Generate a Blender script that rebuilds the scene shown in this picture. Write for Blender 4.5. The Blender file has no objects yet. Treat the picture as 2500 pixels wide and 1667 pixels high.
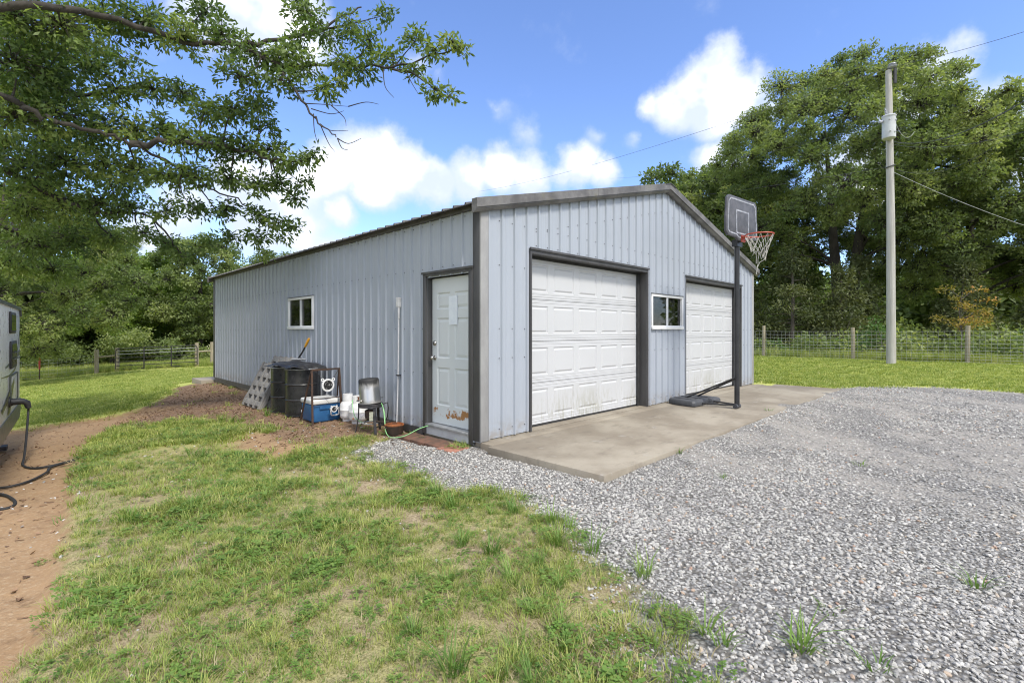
import bpy, bmesh, math, random
import numpy as np
from mathutils import Vector, Matrix
R = math.radians
random.seed(7)
rng = np.random.default_rng(7)
scene = bpy.context.scene
COL = scene.collection

# ------------------------------------------------------------------ camera
CAMZ, F, CX, HY = 1.41, 1187.0, 1250.0, 808.0      # metres / pixels of the 2500 px wide photograph
cam_d = bpy.data.cameras.new('camera')
cam_d.sensor_width = 36.0
cam_d.lens = 36.0 * F / 2500.0
cam_d.shift_y = -(833.5 - HY) / 2500.0
cam_d.clip_start = 0.05
cam_d.clip_end = 2000
cam = bpy.data.objects.new('camera', cam_d)
COL.objects.link(cam)
cam.location = (0, 0, CAMZ)
cam.rotation_euler = (R(90), 0, 0)
scene.camera = cam

# ------------------------------------------------------------------ light
SUN_EL, SUN_AZ = 52.0, 142.0           # azimuth clockwise from +Y
SKY_STRENGTH, SUN_STRENGTH = 0.12, 1.4
scene.view_settings.view_transform = 'Standard'
scene.view_settings.look = 'None'
scene.view_settings.exposure = 1.45
scene.view_settings.gamma = 1
scene.view_settings.use_curve_mapping = False
sd = bpy.data.lights.new('sun', 'SUN')
sd.energy = SUN_STRENGTH
sd.angle = R(10)
sd.color = (1.0, 0.95, 0.87)
sun = bpy.data.objects.new('sun', sd)
COL.objects.link(sun)
dv = Vector((math.sin(R(SUN_AZ)) * math.cos(R(SUN_EL)), math.cos(R(SUN_AZ)) * math.cos(R(SUN_EL)), math.sin(R(SUN_EL))))
sun.rotation_euler = dv.to_track_quat('Z', 'Y').to_euler()
sun.location = (0, 0, 30)


class NT:
    """small node-tree helper"""
    def __init__(self, tree):
        self.t = tree
        self.n = tree.nodes
        self.l = tree.links

    def new(self, kind, **kw):
        nd = self.n.new(kind)
        for k, v in kw.items():
            setattr(nd, k, v)
        return nd

    def link(self, a, b):
        self.l.new(a, b)

    def put(self, sock, v):
        if hasattr(v, 'is_output'):
            self.l.new(v, sock)
        else:
            if sock.type == 'RGBA' and not hasattr(v, '__len__'):
                v = (v, v, v, 1)
            elif sock.type == 'RGBA' and len(v) == 3:
                v = (*v, 1)
            sock.default_value = v

    def math(self, op, a, b=None, c=None, clamp=False):
        nd = self.new('ShaderNodeMath', operation=op, use_clamp=clamp)
        self.put(nd.inputs[0], a)
        if b is not None:
            self.put(nd.inputs[1], b)
        if c is not None:
            self.put(nd.inputs[2], c)
        return nd.outputs[0]

    def vmath(self, op, a, b=None):
        nd = self.new('ShaderNodeVectorMath', operation=op)
        self.put(nd.inputs[0], a)
        if b is not None:
            self.put(nd.inputs[1], b)
        return nd.outputs['Value'] if op in ('DISTANCE', 'LENGTH', 'DOT_PRODUCT') else nd.outputs[0]

    def step(self, v, a, b, lo=0.0, hi=1.0):
        nd = self.new('ShaderNodeMapRange', interpolation_type='SMOOTHSTEP')
        self.put(nd.inputs[0], v)
        for i, x in enumerate((a, b, lo, hi)):
            self.put(nd.inputs[i + 1], x)
        return nd.outputs[0]

    def mix(self, f, a, b, mode='MIX'):
        nd = self.new('ShaderNodeMix', data_type='RGBA', blend_type=mode)
        self.put(nd.inputs[0], f)
        self.put(nd.inputs[6], a)
        self.put(nd.inputs[7], b)
        return nd.outputs[2]

    def noise(self, vec, scale, detail=4, rough=0.55, dist=0.0):
        nd = self.new('ShaderNodeTexNoise')
        if vec is not None:
            self.put(nd.inputs['Vector'], vec)
        nd.inputs['Scale'].default_value = scale
        nd.inputs['Detail'].default_value = detail
        nd.inputs['Roughness'].default_value = rough
        nd.inputs['Distortion'].default_value = dist
        return nd.outputs[0]

    def voronoi(self, vec, scale, feature='F1'):
        nd = self.new('ShaderNodeTexVoronoi', feature=feature)
        if vec is not None:
            self.put(nd.inputs['Vector'], vec)
        nd.inputs['Scale'].default_value = scale
        return nd

    def mapping(self, vec, scale=(1, 1, 1), loc=(0, 0, 0), rot=(0, 0, 0)):
        nd = self.new('ShaderNodeMapping')
        self.put(nd.inputs[0], vec)
        nd.inputs[1].default_value = loc
        nd.inputs[2].default_value = rot
        nd.inputs[3].default_value = scale
        return nd.outputs[0]

    def ramp(self, f, stops, interp='LINEAR'):
        nd = self.new('ShaderNodeValToRGB')
        nd.color_ramp.interpolation = interp
        el = nd.color_ramp.elements
        while len(el) < len(stops):
            el.new(0.5)
        for e, (p, c) in zip(el, stops):
            e.position = p
            e.color = (*c, 1) if len(c) == 3 else c
        self.put(nd.inputs[0], f)
        return nd.outputs[0]

    def bump(self, h, strength=0.3, dist=0.01, normal=None):
        nd = self.new('ShaderNodeBump')
        nd.inputs['Strength'].default_value = strength
        nd.inputs['Distance'].default_value = dist
        self.put(nd.inputs['Height'], h)
        if normal is not None:
            self.put(nd.inputs['Normal'], normal)
        return nd.outputs[0]


DISP = 2500.0 / 2352.0       # my pixel notes were taken on a 2352 px wide view of the photograph


def ray(px, py):
    return ((px * DISP - CX) / F, 1.0, (HY - py * DISP) / F)


def at(px, py, depth):
    d = ray(px, py)
    return Vector((d[0] * depth, depth, CAMZ + d[2] * depth))


# ------------------------------------------------------------------ sky
w = bpy.data.worlds.new('World')
scene.world = w
w.use_nodes = True
N = NT(w.node_tree)
N.n.clear()
out = N.new('ShaderNodeOutputWorld')
bg = N.new('ShaderNodeBackground')
bg.inputs[1].default_value = SKY_STRENGTH
sky = N.new('ShaderNodeTexSky', sky_type='NISHITA')
sky.sun_disc = False
sky.sun_elevation = R(SUN_EL)
sky.sun_rotation = R(SUN_AZ)
sky.altitude = 200
sky.air_density = 1.0
sky.dust_density = 0.35
sky.ozone_density = 2.2
tc = N.new('ShaderNodeTexCoord')
dirn = N.vmath('NORMALIZE', tc.outputs['Generated'])
warp = N.new('ShaderNodeTexNoise')
N.put(warp.inputs['Vector'], dirn)
warp.inputs['Scale'].default_value = 11.0
warp.inputs['Detail'].default_value = 7.0
warp.inputs['Roughness'].default_value = 0.58
wv = N.vmath('SUBTRACT', warp.outputs['Color'], (0.5, 0.5, 0.5))
wsc = N.new('ShaderNodeVectorMath', operation='SCALE')
N.put(wsc.inputs[0], wv)
wsc.inputs['Scale'].default_value = 0.065
dw = N.vmath('ADD', dirn, wsc.outputs[0])
wsep = N.new('ShaderNodeSeparateXYZ')
N.link(wv, wsep.inputs[0])
# cumulus heaps: (px, py, angular radius, weight)
heaps = [(760, 390, .085, 1), (830, 360, .10, 1), (880, 345, .075, 1), (930, 390, .085, 1), (985, 400, .06, 1),
         (720, 420, .07, 1), (860, 420, .09, 1), (780, 495, .06, .75), (690, 540, .09, .75), (760, 590, .10, .7),
         (1080, 410, .08, .85), (1150, 390, .08, .9), (1220, 405, .075, .85), (1330, 385, .07, 1), (1385, 395, .055, .9), (1000, 430, .08, .8), (640, 450, .12, .9),
         (1290, 410, .05, .8), (1650, 175, .08, 1), (1600, 215, .095, 1), (1545, 235, .07, 1), (1690, 210, .085, 1), (1500, 240, .05, .8),
         (1650, 265, .075, 1), (1640, 365, .055, .9), (1700, 400, .06, .9),
         (1215, 310, .06, .40), (1365, 310, .05, .36), (1140, 250, .05, .36), (1465, 325, .045, .38), (1760, 260, .06, .5),
         (560, 30, .13, .95), (660, 60, .12, .95), (720, 110, .05, .8), (480, -10, .10, .9), (970, 140, .06, .42), (1015, 160, .05, .38),
         (2140, 170, .075, .85), (2080, 230, .09, .8), (2250, 300, .10, .8), (2400, 330, .12, .8), (1990, 420, .12, .8),
         (560, 430, .10, .8), (420, 480, .10, .7), (330, 540, .10, .7), (600, 520, .10, .8)]
field = None
for (px, py, rad, wt) in heaps:
    c = Vector(ray(px, py)).normalized()
    dd = N.vmath('DISTANCE', dw, tuple(c))
    v = N.math('MULTIPLY', N.math('SUBTRACT', 1.0, N.math('DIVIDE', dd, rad * 0.92), clamp=True), wt)
    field = v if field is None else N.math('SMOOTH_MAX', field, v, 0.12)
# unseen rest of the sky: heavier cloud, cover raised to lift the ambient light
sep = N.new('ShaderNodeSeparateXYZ')
N.link(dirn, sep.inputs[0])
comb = N.new('ShaderNodeCombineXYZ')
zz = N.math('ADD', N.math('ABSOLUTE', sep.outputs[2]), 0.18)
N.link(N.math('DIVIDE', sep.outputs[0], zz), comb.inputs[0])
N.link(N.math('DIVIDE', sep.outputs[1], zz), comb.inputs[1])
gen = N.noise(comb.outputs[0], 1.1, 5, 0.55)
genm = N.math('MULTIPLY', N.step(gen, 0.36, 0.50), N.step(sep.outputs[1], 0.35, 0.0))
field = N.math('MAXIMUM', field, N.math('MULTIPLY', genm, 0.9))
dens = N.math('ADD', field, N.math('MULTIPLY', wsep.outputs[1], 0.62))
mask = N.step(dens, 0.14, 0.52)
core = N.step(dens, 0.40, 0.95)
soft = N.noise(dirn, 8.0, 4, 0.55)
ccol = N.mix(N.math('MULTIPLY', core, N.step(soft, 0.40, 0.66)), (2.6, 2.9, 3.5), (7.8, 7.75, 7.7))
skyc = N.mix(1.0, sky.outputs[0], (0.67, 0.72, 0.895), 'MULTIPLY')
fin = N.mix(N.math('MULTIPLY', mask, 0.96), skyc, ccol)
N.link(fin, bg.inputs[0])
N.link(bg.outputs[0], out.inputs[0])

# ------------------------------------------------------------------ terrain height
CORNER = Vector((-0.394, 6.19, 0.0))
DR = Vector((math.sqrt(.5), math.sqrt(.5), 0))
DL = Vector((-math.sqrt(.5), math.sqrt(.5), 0))


def bl(t, s, z=0.0):
    """building frame: t along the front wall, s along the side wall, z up"""
    return CORNER + DR * t + DL * s + Vector((0, 0, z))


CP = np.array([(-.4, 6.0, -.10), (.9, 4.6, -.075), (2.4, 6.2, -.035), (4.5, 8.3, -.018), (7.9, 12.0, -.012), (-9.3, 14.9, -.16), (0, 20, -.02), (-4.9, 10.4, -.14),
               (-2.5, 8, -.12), (0, 0, -.06), (0, 2.2, -.08), (4, 4, -.06), (8, 5, -.04), (3, -1, -.05), (12, 23.2, .2), (17, 18.4, .2),
               (14.4, 18.5, .16), (9.5, 13, .0), (13, 10, .06), (-2.5, 3, -.12), (-4.6, 5, -.26), (-7.6, 7.7, -.5), (-9.6, 9.5, -.74),
               (-6.6, 9.5, -.30), (-14, 18, -.66), (-24.4, 29.5, -1.05), (-19.5, 30.5, -.83), (-27.4, 28, -1.45), (-12.5, 12, -.85), (-17, 24, -.78),
               (20, 30, .3), (32, 28, .4), (40, 60, .5), (-42, 42, -1.7), (-32, 60, -1.3), (0, 60, -.1), (-9, -4, -.45), (10, -6, 0), (40, 0, .3), (-40, 0, -2.0)])


def phi(r2):
    return np.sqrt(r2 + 2.0 ** 2)


def _solve():
    n = len(CP)
    d = ((CP[:, None, :2] - CP[None, :, :2]) ** 2).sum(-1)
    A = np.zeros((n + 3, n + 3))
    A[:n, :n] = phi(d) + np.eye(n) * -0.15
    A[:n, n] = 1
    A[:n, n + 1:] = CP[:, :2]
    A[n:, :n] = A[:n, n:].T
    b = np.zeros(n + 3)
    b[:n] = CP[:, 2]
    return np.linalg.solve(A, b)


RB = _solve()


def gz_base(x, y):
    x = np.asarray(x, float).ravel()
    y = np.asarray(y, float).ravel()
    r = np.hypot(x, y)
    k = np.minimum(1.0, 62.0 / np.maximum(r, 1e-6))
    x = x * k
    y = y * k
    res = np.full(len(x), RB[-3]) + RB[-2] * x + RB[-1] * y
    for i in range(len(CP)):
        res += RB[i] * phi((x - CP[i, 0]) ** 2 + (y - CP[i, 1]) ** 2)
    return res


def gpx(px, py, f=None):
    """where the line of sight through a pixel meets the ground"""
    d = ray(px, py)
    lo, hi = 0.6, 120.0
    for _ in range(44):
        m = (lo + hi) / 2
        if CAMZ + d[2] * m > float(gz_base(d[0] * m, m)[0]):
            lo = m
        else:
            hi = m
    return Vector((d[0] * lo, lo, float(gz_base(d[0] * lo, lo)[0])))


def sdf(poly, x, y):
    """signed distance, positive inside"""
    p = np.array([(a[0], a[1]) for a in poly])
    q = np.roll(p, -1, 0)
    best = np.full(len(x), 1e9)
    ins = np.zeros(len(x), bool)
    for a, b in zip(p, q):
        e = b - a
        L = max((e ** 2).sum(), 1e-9)
        t = np.clip(((x - a[0]) * e[0] + (y - a[1]) * e[1]) / L, 0, 1)
        best = np.minimum(best, np.hypot(x - a[0] - t * e[0], y - a[1] - t * e[1]))
        c = ((a[1] > y) != (b[1] > y))
        with np.errstate(divide='ignore', invalid='ignore'):
            xi = a[0] + (y - a[1]) / (b[1] - a[1] if b[1] != a[1] else 1e-9) * e[0]
        ins ^= c & (x < xi)
    return np.where(ins, best, -best)


def P2(pts):
    return [tuple(gpx(*p)[:2]) for p in pts]


GRAVEL = P2([(1510, 1566), (1490, 1470), (1465, 1380), (1408, 1310), (1335, 1252), (1270, 1200), (1240, 1165), (1150, 1140), (1060, 1128),
             (990, 1100), (930, 1090), (850, 1055), (800, 1035), (900, 1004), (1000, 1012)]) + \
    [tuple(bl(.0, .9)[:2]), tuple(bl(.05, .3)[:2]), tuple(bl(3, -.5)[:2]), tuple(bl(9.5, -1.0)[:2])] + \
    P2([(1890, 893), (1960, 889), (2080, 889), (2200, 892), (2352, 903), (2500, 915)]) + [(30, 14), (40, -12), (1.5, -12), (.8, .8)]
DIRT = P2([(20, 1566), (120, 1430), (150, 1290), (168, 1150), (180, 1060), (205, 1010), (270, 980), (350, 955), (420, 930), (330, 935),
           (230, 958), (120, 972), (48, 982)]) + [(-12.2, 10.5), (-12.5, 4), (-6, -2), (-1.5, 1.2)]
MULCH = [tuple(bl(-.0, 13.2)[:2]), tuple(bl(-.9, 13.0)[:2])] + P2([(400, 905), (330, 935), (250, 975), (330, 985), (430, 962), (520, 968), (600, 985), (640, 1010), (700, 1022), (780, 1012), (850, 1005),
             (930, 1012)]) + [tuple(bl(-.35, 1.2)[:2]), tuple(bl(.3, 1.0)[:2])]
BARE = P2([(540, 1000), (640, 985), (760, 1010), (720, 1040), (620, 1055), (540, 1030)])
REAR_LAWN_EDGE = None


def gz(x, y):
    x = np.asarray(x, float).ravel()
    y = np.asarray(y, float).ravel()
    z = gz_base(x, y)
    d = sdf(DIRT, x, y)
    k = np.clip((d + .03) / .14, 0, 1)
    z = z - .085 * k * k * (3 - 2 * k)
    return z


def gzs(x, y):
    return float(gz([x], [y])[0])


# ------------------------------------------------------------------ mesh helpers
def link_obj(name, me, parent=None):
    o = bpy.data.objects.new(name, me)
    COL.objects.link(o)
    if parent is not None:
        o.parent = parent
    return o


def tag(o, label=None, cat=None, group=None, kind=None):
    if label:
        o['label'] = label
    if cat:
        o['category'] = cat
    if group:
        o['group'] = group
    if kind:
        o['kind'] = kind
    return o


def thing(name, label, cat, loc=(0, 0, 0), rotz=0.0, group=None, rot=None):
    o = bpy.data.objects.new(name, None)
    COL.objects.link(o)
    o.empty_display_size = .2
    o.location = loc
    o.rotation_euler = rot if rot else (0, 0, rotz)
    return tag(o, label, cat, group)


def smooth(me, ang=35):
    me.shade_smooth()
    me.set_sharp_from_angle(angle=R(ang))


class MB:
    def __init__(self):
        self.v = []
        self.f = []
        self.mi = []

    def add(self, vs, fs, m=0):
        b = len(self.v)
        self.v += [tuple(p) for p in vs]
        self.f += [tuple(i + b for i in f) for f in fs]
        self.mi += [m] * len(fs)
        return self

    def box(self, x0, x1, y0, y1, z0, z1, m=0, M=None):
        p = [(x0, y0, z0), (x1, y0, z0), (x1, y1, z0), (x0, y1, z0), (x0, y0, z1), (x1, y0, z1), (x1, y1, z1), (x0, y1, z1)]
        if M is not None:
            p = [M @ Vector(a) for a in p]
        return self.add(p, [(0, 3, 2, 1), (4, 5, 6, 7), (0, 1, 5, 4), (1, 2, 6, 5), (2, 3, 7, 6), (3, 0, 4, 7)], m)

    def bar(self, a, b, wd, ht, m=0, up=(0, 0, 1)):
        a, b = Vector(a), Vector(b)
        d = (b - a)
        L = d.length
        x = d.normalized()
        y = Vector(up).cross(x)
        if y.length < 1e-4:
            y = Vector((1, 0, 0)).cross(x)
        y.normalize()
        z = x.cross(y)
        M = Matrix((x, y, z)).transposed().to_4x4()
        M.translation = a
        return self.box(0, L, -wd / 2, wd / 2, -ht / 2, ht / 2, m, M)

    def tube(self, path, rad, n=8, m=0, cap=True, closed=False):
        path = [Vector(p) for p in path]
        k = len(path)
        rs = rad if hasattr(rad, '__len__') else [rad] * k
        ref = Vector((0, 0, 1))
        vs = []
        prev = None
        for i, p in enumerate(path):
            if closed:
                t = path[(i + 1) % k] - path[i - 1]
            else:
                t = path[min(i + 1, k - 1)] - path[max(i - 1, 0)]
            if t.length < 1e-9:
                t = Vector((0, 0, 1))
            t.normalize()
            if prev is None:
                a = ref.cross(t)
                if a.length < .15:
                    a = Vector((1, 0, 0)).cross(t)
            else:
                a = prev - t * prev.dot(t)
            a.normalize()
            prev = a
            b = t.cross(a)
            for j in range(n):
                an = 2 * math.pi * j / n
                vs.append(p + (a * math.cos(an) + b * math.sin(an)) * rs[i])
        fs = []
        rng_ = range(k) if closed else range(k - 1)
        for i in rng_:
            i2 = (i + 1) % k
            for j in range(n):
                fs.append((i * n + j, i * n + (j + 1) % n, i2 * n + (j + 1) % n, i2 * n + j))
        if cap and not closed:
            fs.append(tuple(range(n - 1, -1, -1)))
            fs.append(tuple((k - 1) * n + j for j in range(n)))
        return self.add(vs, fs, m)

    def lathe(self, prof, n=32, m=0, M=None, cap=True):
        vs, fs = [], []
        for (r, z) in prof:
            for j in range(n):
                an = 2 * math.pi * j / n
                p = Vector((r * math.cos(an), r * math.sin(an), z))
                vs.append(M @ p if M is not None else p)
        k = len(prof)
        for i in range(k - 1):
            for j in range(n):
                fs.append((i * n + j, i * n + (j + 1) % n, (i + 1) * n + (j + 1) % n, (i + 1) * n + j))
        if cap:
            fs.append(tuple(range(n - 1, -1, -1)))
            fs.append(tuple((k - 1) * n + j for j in range(n)))
        return self.add(vs, fs, m)

    def prism(self, poly, a, b, fn, m=0):
        """extrude a 2D polygon from a to b; fn(u, v, w) -> point"""
        n = len(poly)
        vs = [fn(u, v, a) for u, v in poly] + [fn(u, v, b) for u, v in poly]
        fs = [tuple(range(n - 1, -1, -1)), tuple(range(n, 2 * n))]
        for i in range(n):
            j = (i + 1) % n
            fs.append((i, j, n + j, n + i))
        return self.add(vs, fs, m)

    def build(self, name, mats, parent=None, bevel=0.0, sm=None, fix=True, seg=2):
        me = bpy.data.meshes.new(name)
        me.from_pydata(self.v, [], self.f)
        ms = mats if isinstance(mats, (list, tuple)) else [mats]
        for m in ms:
            me.materials.append(m)
        if len(ms) > 1:
            me.polygons.foreach_set('material_index', self.mi)
        if fix:
            bm = bmesh.new()
            bm.from_mesh(me)
            bmesh.ops.recalc_face_normals(bm, faces=bm.faces)
            if bevel > 0:
                bmesh.ops.bevel(bm, geom=[e for e in bm.edges if len(e.link_faces) == 2 and e.calc_face_angle(0) > .6],
                                offset=bevel, segments=seg, profile=.5, affect='EDGES', clamp_overlap=True)
            bm.to_mesh(me)
            bm.free()
        if sm or bevel > 0:
            smooth(me, sm or 40)
        me.update()
        return link_obj(name, me, parent)


def np_mesh(name, V, Fq, mat, attr=None, nv=4):
    """fast mesh from arrays: V (n,3), Fq (m,nv)"""
    me = bpy.data.meshes.new(name)
    me.vertices.add(len(V))
    me.vertices.foreach_set('co', np.asarray(V, np.float32).ravel())
    m = len(Fq)
    me.loops.add(m * nv)
    me.loops.foreach_set('vertex_index', np.asarray(Fq, np.int32).ravel())
    me.polygons.add(m)
    me.polygons.foreach_set('loop_start', np.arange(0, m * nv, nv, dtype=np.int32))
    me.polygons.foreach_set('loop_total', np.full(m, nv, np.int32))
    if attr:
        for k, a in attr.items():
            at_ = me.attributes.new(k, 'FLOAT', 'POINT')
            at_.data.foreach_set('value', np.asarray(a, np.float32))
    if mat is not None:
        me.materials.append(mat)
    me.update(calc_edges=True)
    me.validate()
    return me


# ------------------------------------------------------------------ materials
MATS = {}


def new_mat(name):
    m = bpy.data.materials.new(name)
    m.use_nodes = True
    n = NT(m.node_tree)
    b = n.n['Principled BSDF']
    MATS[name] = m
    return m, n, b


def simple(name, c1, c2=None, scale=8.0, rough=.6, metal=0.0, bump=0.0, bscale=None, spec=.5, stretch=(1, 1, 1), lo=.35, hi=.65, dist=.005):
    """two-tone noise material in object space"""
    m, n, b = new_mat(name)
    t = n.new('ShaderNodeTexCoord')
    v = n.mapping(t.outputs['Object'], stretch)
    if c2 is None:
        c2 = tuple(x * .8 for x in c1)
    f = n.step(n.noise(v, scale, 6, .62), lo, hi)
    n.put(b.inputs['Base Color'], n.mix(f, c1, c2))
    r2 = n.noise(v, scale * 2.3, 3)
    n.put(b.inputs['Roughness'], n.math('ADD', n.math('MULTIPLY', n.math('SUBTRACT', r2, .5), .25), rough, clamp=True))
    b.inputs['Metallic'].default_value = metal
    b.inputs['Specular IOR Level'].default_value = spec
    if bump > 0:
        n.put(b.inputs['Normal'], n.bump(n.noise(v, bscale or scale * 4, 5, .6), bump, dist))
    return m


# --- metal siding: pale blue-grey paint, chalky, with dark run marks and faint mildew
m, n, b = new_mat('siding')
t = n.new('ShaderNodeTexCoord')
o3 = t.outputs['Object']
base = n.mix(n.noise(o3, 1.4, 4), (.33, .362, .408), (.375, .403, .448))
streak = n.noise(n.mapping(o3, (22, 22, .9)), 1.0, 5, .65)
patch = n.noise(n.mapping(o3, (1.1, 1.1, .55)), 1.3, 3)
dark = n.math('MULTIPLY', n.step(streak, .52, .74), n.step(patch, .42, .66))
sepz = n.new('ShaderNodeSeparateXYZ')
n.link(o3, sepz.inputs[0])
topdirt = n.step(sepz.outputs[2], 2.3, 4.2)
dark2 = n.math('MULTIPLY', dark, n.math('ADD', n.math('MULTIPLY', topdirt, .75), .16))
col = n.mix(dark2, base, (.17, .18, .18))
splash = n.math('MULTIPLY', n.step(sepz.outputs[2], .32, .0), n.step(n.noise(o3, 9, 4), .35, .65))
col = n.mix(n.math('MULTIPLY', splash, .6), col, (.26, .22, .17))
n.put(b.inputs['Base Color'], col)
n.put(b.inputs['Roughness'], n.math('ADD', n.math('MULTIPLY', streak, .25), .33))
b.inputs['Specular IOR Level'].default_value = .45
n.put(b.inputs['Normal'], n.bump(n.noise(n.mapping(o3, (2.4, 2.4, .6)), 1.4, 2), .30, .05))

simple('trim', (.052, .050, .050), (.078, .075, .074), 3.0, .5, bump=.05, stretch=(1, 1, .3))
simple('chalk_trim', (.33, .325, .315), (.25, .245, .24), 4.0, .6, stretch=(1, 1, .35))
m = simple('rake_paint', (.18, .172, .165), (.095, .09, .087), 3.2, .55, stretch=(1, 1, 1))
n = NT(m.node_tree)
b = n.n['Principled BSDF']
old = b.inputs['Base Color'].links[0].from_socket
tco = n.new('ShaderNodeTexCoord').outputs['Object']
gm = n.math('MULTIPLY', n.step(n.noise(tco, 1.1, 3), .54, .64), n.step(n.noise(tco, 14, 4), .42, .62))
n.put(b.inputs['Base Color'], n.mix(n.math('MULTIPLY', gm, .55), old, (.14, .135, .06)))
simple('roof_paint', (.055, .052, .05), (.085, .082, .08), 2.0, .5)
simple('white_paint', (.76, .765, .77), (.71, .72, .73), 2.5, .42)
simple('window_white', (.78, .78, .77), (.70, .70, .69), 5, .4)
simple('screw', (.10, .10, .11), (.2, .2, .2), 20, .5, .6)
simple('weather_strip', (.02, .02, .02), (.035, .035, .035), 10, .8)
simple('nickel', (.48, .46, .43), (.40, .38, .36), 9, .28, 1.0)
simple('pvc', (.60, .60, .60), (.50, .50, .50), 8, .45)
simple('black_plastic', (.022, .022, .024), (.04, .04, .042), 6, .5, bump=.05)
simple('grey_plastic', (.05, .052, .058), (.075, .077, .083), 5, .6, bump=.08, bscale=90)
simple('black_paint', (.016, .016, .018), (.03, .03, .032), 5, .35)
simple('rust_metal', (.10, .055, .035), (.055, .04, .034), 14, .8, .3, bump=.3)
simple('pot_rust', (.34, .11, .03), (.13, .055, .025), 12, .85, bump=.3)
simple('cast_iron', (.035, .027, .022), (.06, .036, .025), 10, .75, bump=.2)
simple('steel_black', (.030, .030, .034), (.07, .065, .07), 10, .5, .4)
simple('tank_white', (.74, .74, .73), (.64, .63, .61), 6, .4)
simple('tank_rust', (.30, .12, .04), (.5, .3, .18), 12, .8)
simple('blue_plastic', (.022, .105, .26), (.03, .13, .30), 4, .42)
simple('lid_white', (.72, .72, .70), (.62, .61, .58), 5, .5)
simple('target_white', (.78, .78, .78), (.6, .6, .58), 12, .55)
simple('rubber', (.018, .018, .019), (.03, .03, .03), 10, .7)
simple('wood_grey', (.30, .285, .265), (.20, .19, .175), 3.0, .85, bump=.4, stretch=(14, 14, 1.2))
simple('post_wood', (.34, .295, .215), (.24, .21, .155), 2.5, .85, bump=.35, stretch=(10, 10, .8))
simple('pole_wood', (.44, .425, .40), (.33, .315, .29), 1.6, .85, bump=.35, stretch=(11, 11, .5))
simple('galv', (.42, .43, .44), (.30, .31, .32), 10, .5, .5)
simple('wire', (.46, .47, .47), (.34, .35, .35), 10, .55, .3)
simple('cable', (.05, .05, .055), (.09, .09, .09), 10, .6)
simple('grey_paint', (.50, .52, .53), (.42, .43, .44), 3, .45)
simple('porcelain', (.36, .37, .42), (.25, .26, .31), 8, .3)
simple('copper', (.38, .15, .07), (.2, .1, .06), 8, .5, .6)
simple('rim_red', (.50, .085, .045), (.38, .06, .035), 14, .5)
simple('net_cord', (.62, .60, .54), (.45, .44, .38), 30, .9)
simple('board_grey', (.060, .062, .072), (.10, .10, .112), 7, .6)
simple('board_line', (.42, .43, .47), (.22, .23, .26), 16, .6)
simple('red_paint', (.38, .03, .02), (.28, .025, .02), 6, .5)
simple('yellow_grip', (.72, .36, .02), (.6, .28, .02), 8, .45)
simple('green_hose', (.22, .52, .20), (.30, .58, .26), 8, .4)
simple('brick_brown', (.17, .085, .055), (.105, .065, .045), 9, .9, bump=.4)
simple('brick_red', (.36, .165, .11), (.27, .13, .09), 12, .9, bump=.4)
simple('bark', (.058, .050, .042), (.032, .028, .024), 5, .95, bump=.8, stretch=(1, 1, .35), dist=.03)
simple('bark_pale', (.17, .145, .12), (.09, .078, .065), 6, .95, bump=.6, stretch=(1, 1, .5), dist=.02)
simple('camper_white', (.80, .80, .78), (.75, .75, .74), 3, .3)
simple('camper_grey', (.125, .135, .12), (.10, .11, .098), 4, .4)
simple('camper_olive', (.17, .17, .06), (.14, .14, .05), 4, .4)
simple('paper', (.72, .76, .79), (.66, .70, .74), 10, .5)
simple('interior', (.10, .095, .09), (.07, .065, .06), 3, .9)
simple('red_light', (.35, .02, .015), (.25, .015, .01), 8, .3)

# --- tarp
m = simple('tarp', (.012, .012, .013), (.03, .03, .032), 7, .42, bump=.5, bscale=9, dist=.03)

# --- stainless pot with soot
m, n, b = new_mat('sooty_steel')
t = n.new('ShaderNodeTexCoord')
s = n.new('ShaderNodeSeparateXYZ')
n.link(t.outputs['Object'], s.inputs[0])
nz = n.noise(n.mapping(t.outputs['Object'], (3, 3, 1.2)), 4, 5, .6)
soot = n.step(n.math('ADD', s.outputs[2], n.math('MULTIPLY', n.math('SUBTRACT', nz, .5), .22)), .21, .33)
low = n.step(n.math('ADD', s.outputs[2], n.math('MULTIPLY', n.math('SUBTRACT', nz, .5), .08)), .06, .0)
soot = n.math('MAXIMUM', soot, n.math('MULTIPLY', low, .5))
n.put(b.inputs['Base Color'], n.mix(soot, (.55, .53, .50), (.035, .034, .034)))
n.put(b.inputs['Metallic'], n.math('SUBTRACT', 1.0, n.math('MULTIPLY', soot, .7)))
n.put(b.inputs['Roughness'], n.math('ADD', n.math('MULTIPLY', soot, .35), .30))

# --- entry door: grey-white paint with rust breaking out near the bottom
m, n, b = new_mat('door_paint')
t = n.new('ShaderNodeTexCoord')
o3 = t.outputs['Object']
s = n.new('ShaderNodeSeparateXYZ')
n.link(o3, s.inputs[0])
basec = n.mix(n.noise(n.mapping(o3, (1, 1, .6)), 2.4, 5), (.53, .565, .57), (.62, .64, .635))
rn = n.math('ADD', n.math('MULTIPLY', n.noise(n.mapping(o3, (1, 1, .7)), 9, 7, .72), .7), n.math('MULTIPLY', n.noise(o3, 2.6, 2), .34))
band = n.math('MULTIPLY', n.step(s.outputs[2], .03, .12), n.step(s.outputs[2], .36, .2))
edge = n.step(s.outputs[2], .035, .0)
thr = n.math('SUBTRACT', .86, n.math('MULTIPLY', band, .315))
thr = n.math('SUBTRACT', thr, n.math('MULTIPLY', edge, .22))
rust = n.step(n.math('SUBTRACT', rn, thr), -.012, .012)
n.put(b.inputs['Base Color'], n.mix(rust, basec, n.mix(n.noise(o3, 40, 3), (.42, .22, .07), (.24, .11, .045))))
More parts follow.
